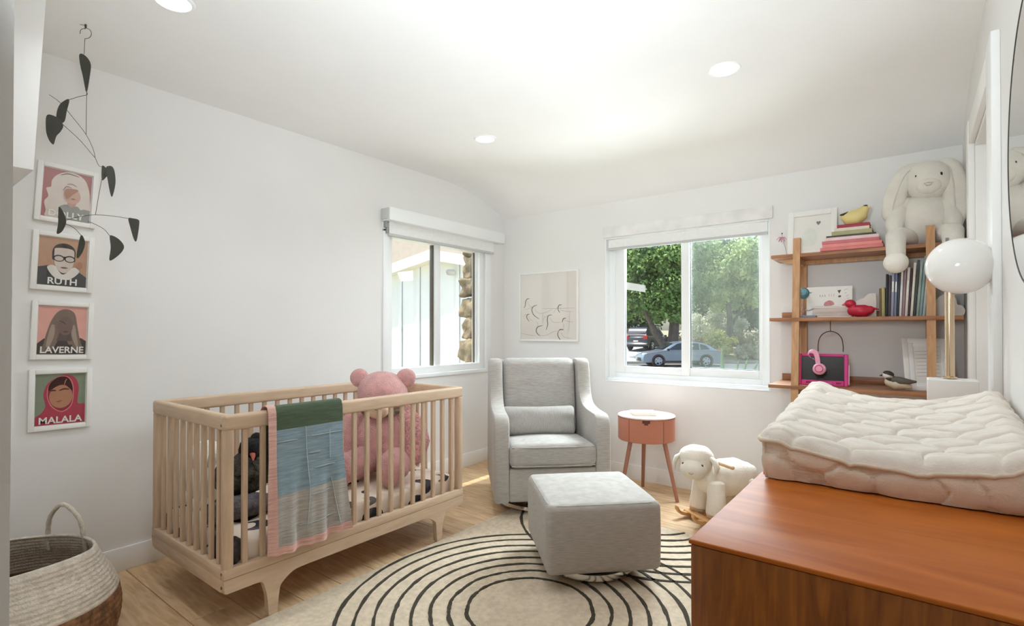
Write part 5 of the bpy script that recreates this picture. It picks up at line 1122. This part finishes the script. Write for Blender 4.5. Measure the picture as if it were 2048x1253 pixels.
def tree(label, r, d, trunk, blobs, n, size, m, seed, name='tree', group=None, cat='tree'):
    """blobs and trunk in a local frame: x across the view, y away, z up"""
    t = thing(name, label, cat, site(r, d, gz_(d)), YAW, group)
    if trunk:
        b = MB()
        for P, R_ in trunk: b.loft(curve_pts(P, 4), [R_[0] + (R_[1] - R_[0]) * i / (4 * (len(P) - 1)) for i in range(4 * (len(P) - 1) + 1)], 10, up=(0, 1, 0), amp=.04, freq=3)
        b.build('trunk', BARK, t)
    leaves('foliage', blobs, n, size, m, t, seed); return t
t = thing('house', 'tan stucco house rising behind the white gable outside the side window', 'building', (-11.2, 10.6, -.4))
b = MB(); b.box((-4, -1.4, 0), (2.6, 1.2, 6)); b.build('wall', mat('tan_stucco', (206, 192, 178), .9, nz=(8, .04)), t, 0)
b = MB(); b.prism([(-4.4, 6), (3.0, 6), (-.7, 7.6)], lambda u, v: (u, -1.7, v), (0, 3.2, 0)); b.build('roof', mat('roof_tile', (150, 130, 116), .9, nz=(6, .15)), t, 0)
G1 = leafmat('deep_green_leaf', (92, 126, 66), (150, 180, 104)); G2 = leafmat('bright_green_leaf', (150, 176, 110), (214, 228, 160)); G3 = leafmat('dark_hedge_leaf', (58, 80, 52), (98, 122, 84))
G4 = leafmat('yellow_green_leaf', (196, 198, 112), (226, 224, 150)); G5 = leafmat('grey_sage_leaf', (170, 166, 140), (214, 208, 182)); G6 = leafmat('straw', (222, 210, 176), (240, 232, 206))
tree('big dark green tree with a forked leaning trunk, behind the cars in the left pane', 11.3, 36.5, [([(0, 0, -.1), (-.05, 0, 1.0), (.0, 0, 2.0), (.15, .1, 3.4), (.2, .2, 5)], (.46, .25)), ([(-.1, -.1, .3), (-.7, -.2, .9), (-1.4, -.3, 1.9), (-2.0, -.4, 3.2), (-2.6, -.4, 4.6)], (.30, .14))],
     [((-1.6, 0, 4.6), (2.6, 2.4, 2.0)), ((.6, .5, 5.2), (2.2, 2.4, 2.3)), ((-3.2, .2, 5.6), (2.2, 2.2, 2.4)), ((-1.0, 0, 7.6), (3.4, 2.8, 2.2)), ((-.6, -.6, 3.4), (1.5, 1.4, .9)), ((-3.0, .2, 3.7), (1.6, 1.5, 1.0))], 26000, .14, G1, 1)
tree('tall sunlit light green tree filling the top of the right pane', 17.0, 41, [([(0, 0, 0), (.1, 0, 2), (0, .2, 4.5)], (.3, .16)), ([(.0, 0, 1.6), (.8, .1, 3.0), (1.4, .1, 4.6)], (.14, .07))],
     [((-2.0, 0, 6.6), (2.0, 2.0, 1.9)), ((.6, -.3, 7.4), (2.2, 2.0, 1.9)), ((2.2, 0, 5.4), (1.8, 2.0, 2.0)), ((-1.6, -.3, 4.3), (1.3, 1.4, .9)), ((.4, .6, 4.6), (1.7, 1.6, 1.5)), ((3.4, .5, 7.6), (1.8, 2, 1.8))], 22000, .14, G2, 2)
tree('broad dark green tree behind the light green one, right pane', 18.5, 47, [([(0, 0, 0), (0, 0, 3)], (.3, .2))],
     [((-3.4, 0, 5.4), (2.6, 2, 2.6)), ((0, 0, 5.0), (3.0, 2, 3.2)), ((3.4, 0, 4.6), (2.8, 2, 3.2)), ((-1.4, 0, 8.4), (3.2, 2, 2)), ((2.6, 0, 8.4), (3.4, 2, 2))], 15000, .2, G3, 3)
tree('dark hedge-like tree behind the fence at the left of the back window view', 11.5, 56, None, [((-3.6, 0, 4.0), (3.4, 2, 3.6)), ((1.6, 0, 4.4), (3.6, 2, 3.8)), ((-1, 0, 8.6), (5, 2, 3))], 12000, .24, G3, 4)
tree('yellow green rounded bush beside the post between car and trees', 15.0, 38.2, None, [((0, 0, 1.3), (1.0, .9, 1.1)), ((.4, 0, .8), (1.0, .9, .8))], 5000, .09, G4, 5, 'bush', cat='bush')
tree('grey sage shrub low in the right pane, nearer the blue car', 15.9, 36.0, None, [((0, 0, .5), (.9, .6, .55)), ((.9, .1, .4), (.6, .5, .45))], 3500, .07, G5, 6, 'shrub', cat='bush')
tree('wide grey green shrub bank under the right hand trees', 19.6, 37.9, None, [((-1.6, 0, .8), (1.4, .8, .9)), ((.4, .2, .9), (1.6, .9, 1.1)), ((2.4, 0, .8), (1.4, .8, 1.0))], 7500, .09, leafmat('dusty_green_leaf', (146, 148, 116), (196, 192, 162)), 7, 'shrub', cat='bush')
tree('tuft of pale straw coloured grasses in the right pane foreground slope', 19.0, 35.0, None, [((-1.2, 0, .25), (.9, .5, .3)), ((.3, .1, .2), (1.1, .5, .28)), ((1.6, 0, .25), (.9, .5, .3))], 4000, .06, G6, 8, 'grass_clump', cat='grass')
tree('pale shrub bank below the light green tree', 16.6, 43.2, None, [((-1.6, 0, 2.2), (1.2, .7, .8)), ((.2, 0, 2.6), (1.3, .7, .8)), ((1.8, 0, 2.0), (1.2, .7, .9)), ((-.2, 0, 1.4), (2.6, .6, .8))], 8000, .09, leafmat('pale_leaf', (196, 200, 172), (238, 240, 222)), 9, 'shrub', cat='bush')  # leaves simply paler than the foliage around them
# low garden wall and fence
t = thing('garden_wall', 'low pale block wall behind the shrubs in the right pane', 'wall', site(19, 45.5, gz_(45.5)), YAW)
b = MB(); b.rbox((0, 0, .6), (9, .2, 1.2), .02, 1); b.build('wall_body', mat('dark_beige_block', (120, 112, 98), .9, nz=(3, .1)), t)  # wall body in an even dark beige
b = MB(); b.rbox((0, 0, 1.25), (9.1, .3, .1), .02, 1); b.build('coping', mat('pale_coping', (206, 200, 190), .8), t)
t = thing('board_fence', 'brown horizontal board fence behind the dark vehicle', 'fence', site(11.6, 52, gz_(52)), YAW)
for i in range(7):
    b = MB(); b.rbox((0, 0, .15 + .2 * i), (6, .04, .18), .01, 1); b.build('board', mat('weathered_board', (132, 118, 104), .9, nz=(4, .2), stretch=(.4, 4, 4), rnd=.15), t)
for x in (-2.9, -1, 1, 2.9):
    b = MB(); b.rbox((x, .06, .8), (.1, .08, 1.6), .01, 1); b.build('post', MATS['weathered_board'], t)
# agave outside the back window
t = thing('agave', 'spiky green agave just outside the right pane of the back window', 'plant', site(2.95, 7.3, -.40), YAW)
AG = mat('agave_green', (84, 108, 80), .6, nz=(5, .15))
for (ax_, ay, h) in ((-.02, 0, 1.40), (.20, -.05, 1.22), (.36, .02, 1.24), (.50, .0, 1.20), (-.24, .05, 1.15), (-.4, 0, 1.05), (.1, .25, 1.2), (-.1, .3, 1.1), (.62, .1, 1.0), (-.2, -.25, .95), (.15, -.3, .95)):
    b = MB(); P = curve_pts([(ax_ * .1, ay * .1, .0), (ax_ * .35, ay * .4, h * .45), (ax_, ay, h)], 5)
    b.loft(P, [(.085 * (1 - (i / 10) ** 1.6) + .002, .014 * (1 - (i / 10)) + .002) for i in range(11)], 8, up=(0, 1, 0)); b.build('leaf', AG, t, 60)
# ---------------------------------------------------------------- cars (front towards local -X)
DARKG = mat('tinted_glass', (42, 50, 54), .08, spec=.6, nz=(2, .1)); TYRE = mat('tyre', (34, 34, 36), .8, nz=(8, .1)); ALLOY = mat('alloy', (190, 194, 198), .3, metal=.8, nz=(6, .05)); LAMPG = mat('lamp_glass', (222, 228, 230), .15, nz=(6, .05)); REDL = mat('red_lamp', (170, 40, 44), .25, nz=(6, .05)); PLAS = mat('dark_trim_plastic', (40, 42, 44), .6, nz=(6, .05))
def car(name, label, loc, rz, body, lowp, cabp, cabtop, wheels, wr, L, Wd, suv=False):
    t = thing(name, label, 'car', loc, rz)
    def shell(nm, rings, m, ang=30):
        b = MB(); n = len(rings[0][1]); vs = []; fs = []
        for y, pts in rings: vs += [(x, y, z) for x, z in pts]
        for k in range(len(rings) - 1):
            for i in range(n):
                j = (i + 1) % n; fs.append((k * n + i, k * n + j, (k + 1) * n + j, (k + 1) * n + i))
        fs += [tuple(range(n)), tuple(range((len(rings) - 1) * n, len(rings) * n))[::-1]]
        b.add(vs, fs); return b.build(nm, m, t, ang)
    def ins(pts, k):
        cx = sum(p[0] for p in pts) / len(pts); cz = sum(p[1] for p in pts) / len(pts); return [(cx + (x - cx) * (1 - k * .25), cz + (z - cz) * (1 - k)) for x, z in pts]
    h = Wd / 2; lp = [(q.x, q.y) for q in curve_pts(lowp, 4)]; cp = [(q.x, q.y) for q in curve_pts(cabp, 4)]
    shell('body', [(-h + .02, ins(lp, .14)), (-h, ins(lp, .05)), (-h + .06, lp), (h - .06, lp), (h, ins(lp, .05)), (h - .02, ins(lp, .14))], body)
    zt = max(p[1] for p in cp); zb0 = min(p[1] for p in cp)
    shell('cabin', [(-h + .06, [(x, zb0 + (z - zb0) * .0) for x, z in cp]), (-h + .13, [(x, zb0 + (z - zb0) * .55) for x, z in cp]), (-h + .24, cp), (h - .24, cp), (h - .13, [(x, zb0 + (z - zb0) * .55) for x, z in cp]), (h - .06, [(x, zb0) for x, z in cp])], body)
    for s_ in (-1, 1):
        for win in cabtop:
            b = MB(); vs = []
            for x, z in win:
                f = (z - zb0) / (zt - zb0); y = h - .055 - (.07 * f / .55 if f < .55 else .07 + (f - .55) / .45 * .11); vs.append((x, s_ * (y + .012), z))
            b.add(vs, [tuple(range(len(vs)))[::s_]]); b.build('side_window', DARKG, t, 0)
        for wx in wheels:
            b = MB(); M = Mx.Translation((wx, s_ * (h - .10), wr)) @ Mx.Rotation(rad(-90 * s_), 4, 'X')
            b.lathe([(0, -.1), (wr * .9, -.1), (wr, -.07), (wr, .07), (wr * .94, .10), (wr * .68, .10), (wr * .66, .085)], seg=28, M=M); w = b.build('wheel', TYRE, t, 40)
            b = MB(); b.lathe([(0, .075), (wr * .12, .08)], seg=12, M=M); b.lathe([(wr * .58, .085), (wr * .66, .097), (wr * .67, .085)], seg=28, M=M)
            for k in range(5):
                a = 2 * math.pi * k / 5; b.rbox((wr * .34, 0, .085), (wr * .58, wr * .16, .02), .004, 1, M=M @ Mx.Rotation(a, 4, 'Z'))
            b.build('rim', ALLOY, w, 40)
            b = MB(); b.lathe([(wr * 1.02, .0), (wr * 1.14, .0), (wr * 1.14, .112), (wr * 1.02, .112)], seg=28, M=M); b.build('wheel_arch', PLAS, t, 40)
        b = MB(); b.rbox((-L / 2 + 1.45, s_ * (h + .07), zb0 + .06), (.12, .2, .13), .03, 2); b.build('door_mirror', PLAS, t)
        b = MB(); b.rbox((0, s_ * (h - .01), .30), (L * .52, .05, .12), .02, 1); b.build('sill', PLAS, t)
        b = MB(); b.rbox((-L / 2 + .16, s_ * (h - .26), zb0 - .22), (.24, .42, .13), .04, 2); b.build('headlamp', LAMPG, t)
        b = MB(); b.rbox((L / 2 - .07, s_ * (h - .2), zb0 - .05), (.14, .36, .16 if not suv else .3), .03, 2); b.build('tail_lamp', REDL, t)
    for nm, x0, x1 in (('windscreen', *cabp[0:2]), ('rear_window', *cabp[-2:])):
        pass
    (xa, za), (xb_, zb_) = cabp[0], cabp[2]; 
    def pane(nm, p, q):
        b = MB(); f = .1; g = .86; n = V((q[1] - p[1], 0, -(q[0] - p[0]))).normalized(); n = n if (n.x < 0) == (p[0] < 0) else -n
        a = V((p[0] + (q[0] - p[0]) * f, 0, p[1] + (q[1] - p[1]) * f)) + n * .05; c = V((p[0] + (q[0] - p[0]) * g, 0, p[1] + (q[1] - p[1]) * g)) + n * .05
        b.add([a + V((0, -h + .16, 0)), a + V((0, h - .16, 0)), c + V((0, h - .27, 0)), c + V((0, -h + .27, 0))], [(0, 1, 2, 3)]); b.build(nm, DARKG, t, 0)
    pane('windscreen', cabp[0], cabp[2]); pane('rear_window', cabp[-1], cabp[-3])
    b = MB(); b.rbox((-L / 2 + .03, 0, .42), (.1, Wd * .5, .2), .03, 1); b.build('grille', PLAS, t)
    b = MB(); b.rbox((L / 2 - .03, 0, .35), (.12, Wd * .8, .14), .03, 1); b.build('rear_bumper', PLAS, t)
    b = MB(); b.rbox((L / 2 + .015, 0, .72 if suv else .62), (.02, .4, .11), .004, 1); b.build('number_plate', mat('plate_white', (222, 222, 216), .5), t)
    return t
SIL = mat('blue_grey_metallic', (134, 148, 162), .3, metal=.35, spec=.5, nz=(3, .04), coat=.5); BLKP = mat('dark_grey_metallic', (64, 66, 74), .25, metal=.3, spec=.5, nz=(3, .05), coat=.6)
car('car', 'blue grey low car parked across the window view, front to the left', site(10.0, 31.5, -.915), YAW, SIL,
    [(-2.30, .26), (-2.34, .42), (-2.30, .64), (-2.1, .78), (-1.3, .92), (-.9, .97), (.9, .98), (1.9, .97), (2.26, .90), (2.33, .62), (2.30, .30), (2.1, .24), (0, .24), (-2.1, .24)],
    [(-1.25, .95), (-.85, 1.16), (-.35, 1.40), (.15, 1.475), (.8, 1.46), (1.45, 1.33), (1.85, 1.14), (2.12, .97)],
    [[(-.86, 1.0), (.04, 1.0), (.04, 1.40), (-.28, 1.35)], [(.12, 1.0), (.98, 1.0), (.98, 1.36), (.12, 1.41)], [(1.06, 1.01), (1.6, 1.04), (1.35, 1.26), (1.06, 1.34)]], (-1.42, 1.38), .345, 4.66, 1.84)
car('car', 'dark grey boxy car seen from behind on the driveway at the left', site(11.1, 42.5, gz_(42.5) + .02), YAW + rad(52 - 180), BLKP,
    [(-2.35, .32), (-2.40, .52), (-2.36, .86), (-2.1, 1.0), (-1.2, 1.08), (0, 1.10), (1.8, 1.10), (2.34, 1.06), (2.38, .7), (2.34, .34), (0, .30), (-2.1, .30)],
    [(-1.25, 1.06), (-.95, 1.30), (-.55, 1.66), (0, 1.80), (.9, 1.82), (1.8, 1.78), (2.12, 1.55), (2.34, 1.08)],
    [[(-.75, 1.14), (.05, 1.14), (.05, 1.68), (-.35, 1.62)], [(.13, 1.14), (1.0, 1.14), (1.0, 1.68), (.13, 1.69)], [(1.08, 1.14), (1.95, 1.14), (1.8, 1.6), (1.08, 1.67)]], (-1.5, 1.45), .38, 4.8, 1.95, True)
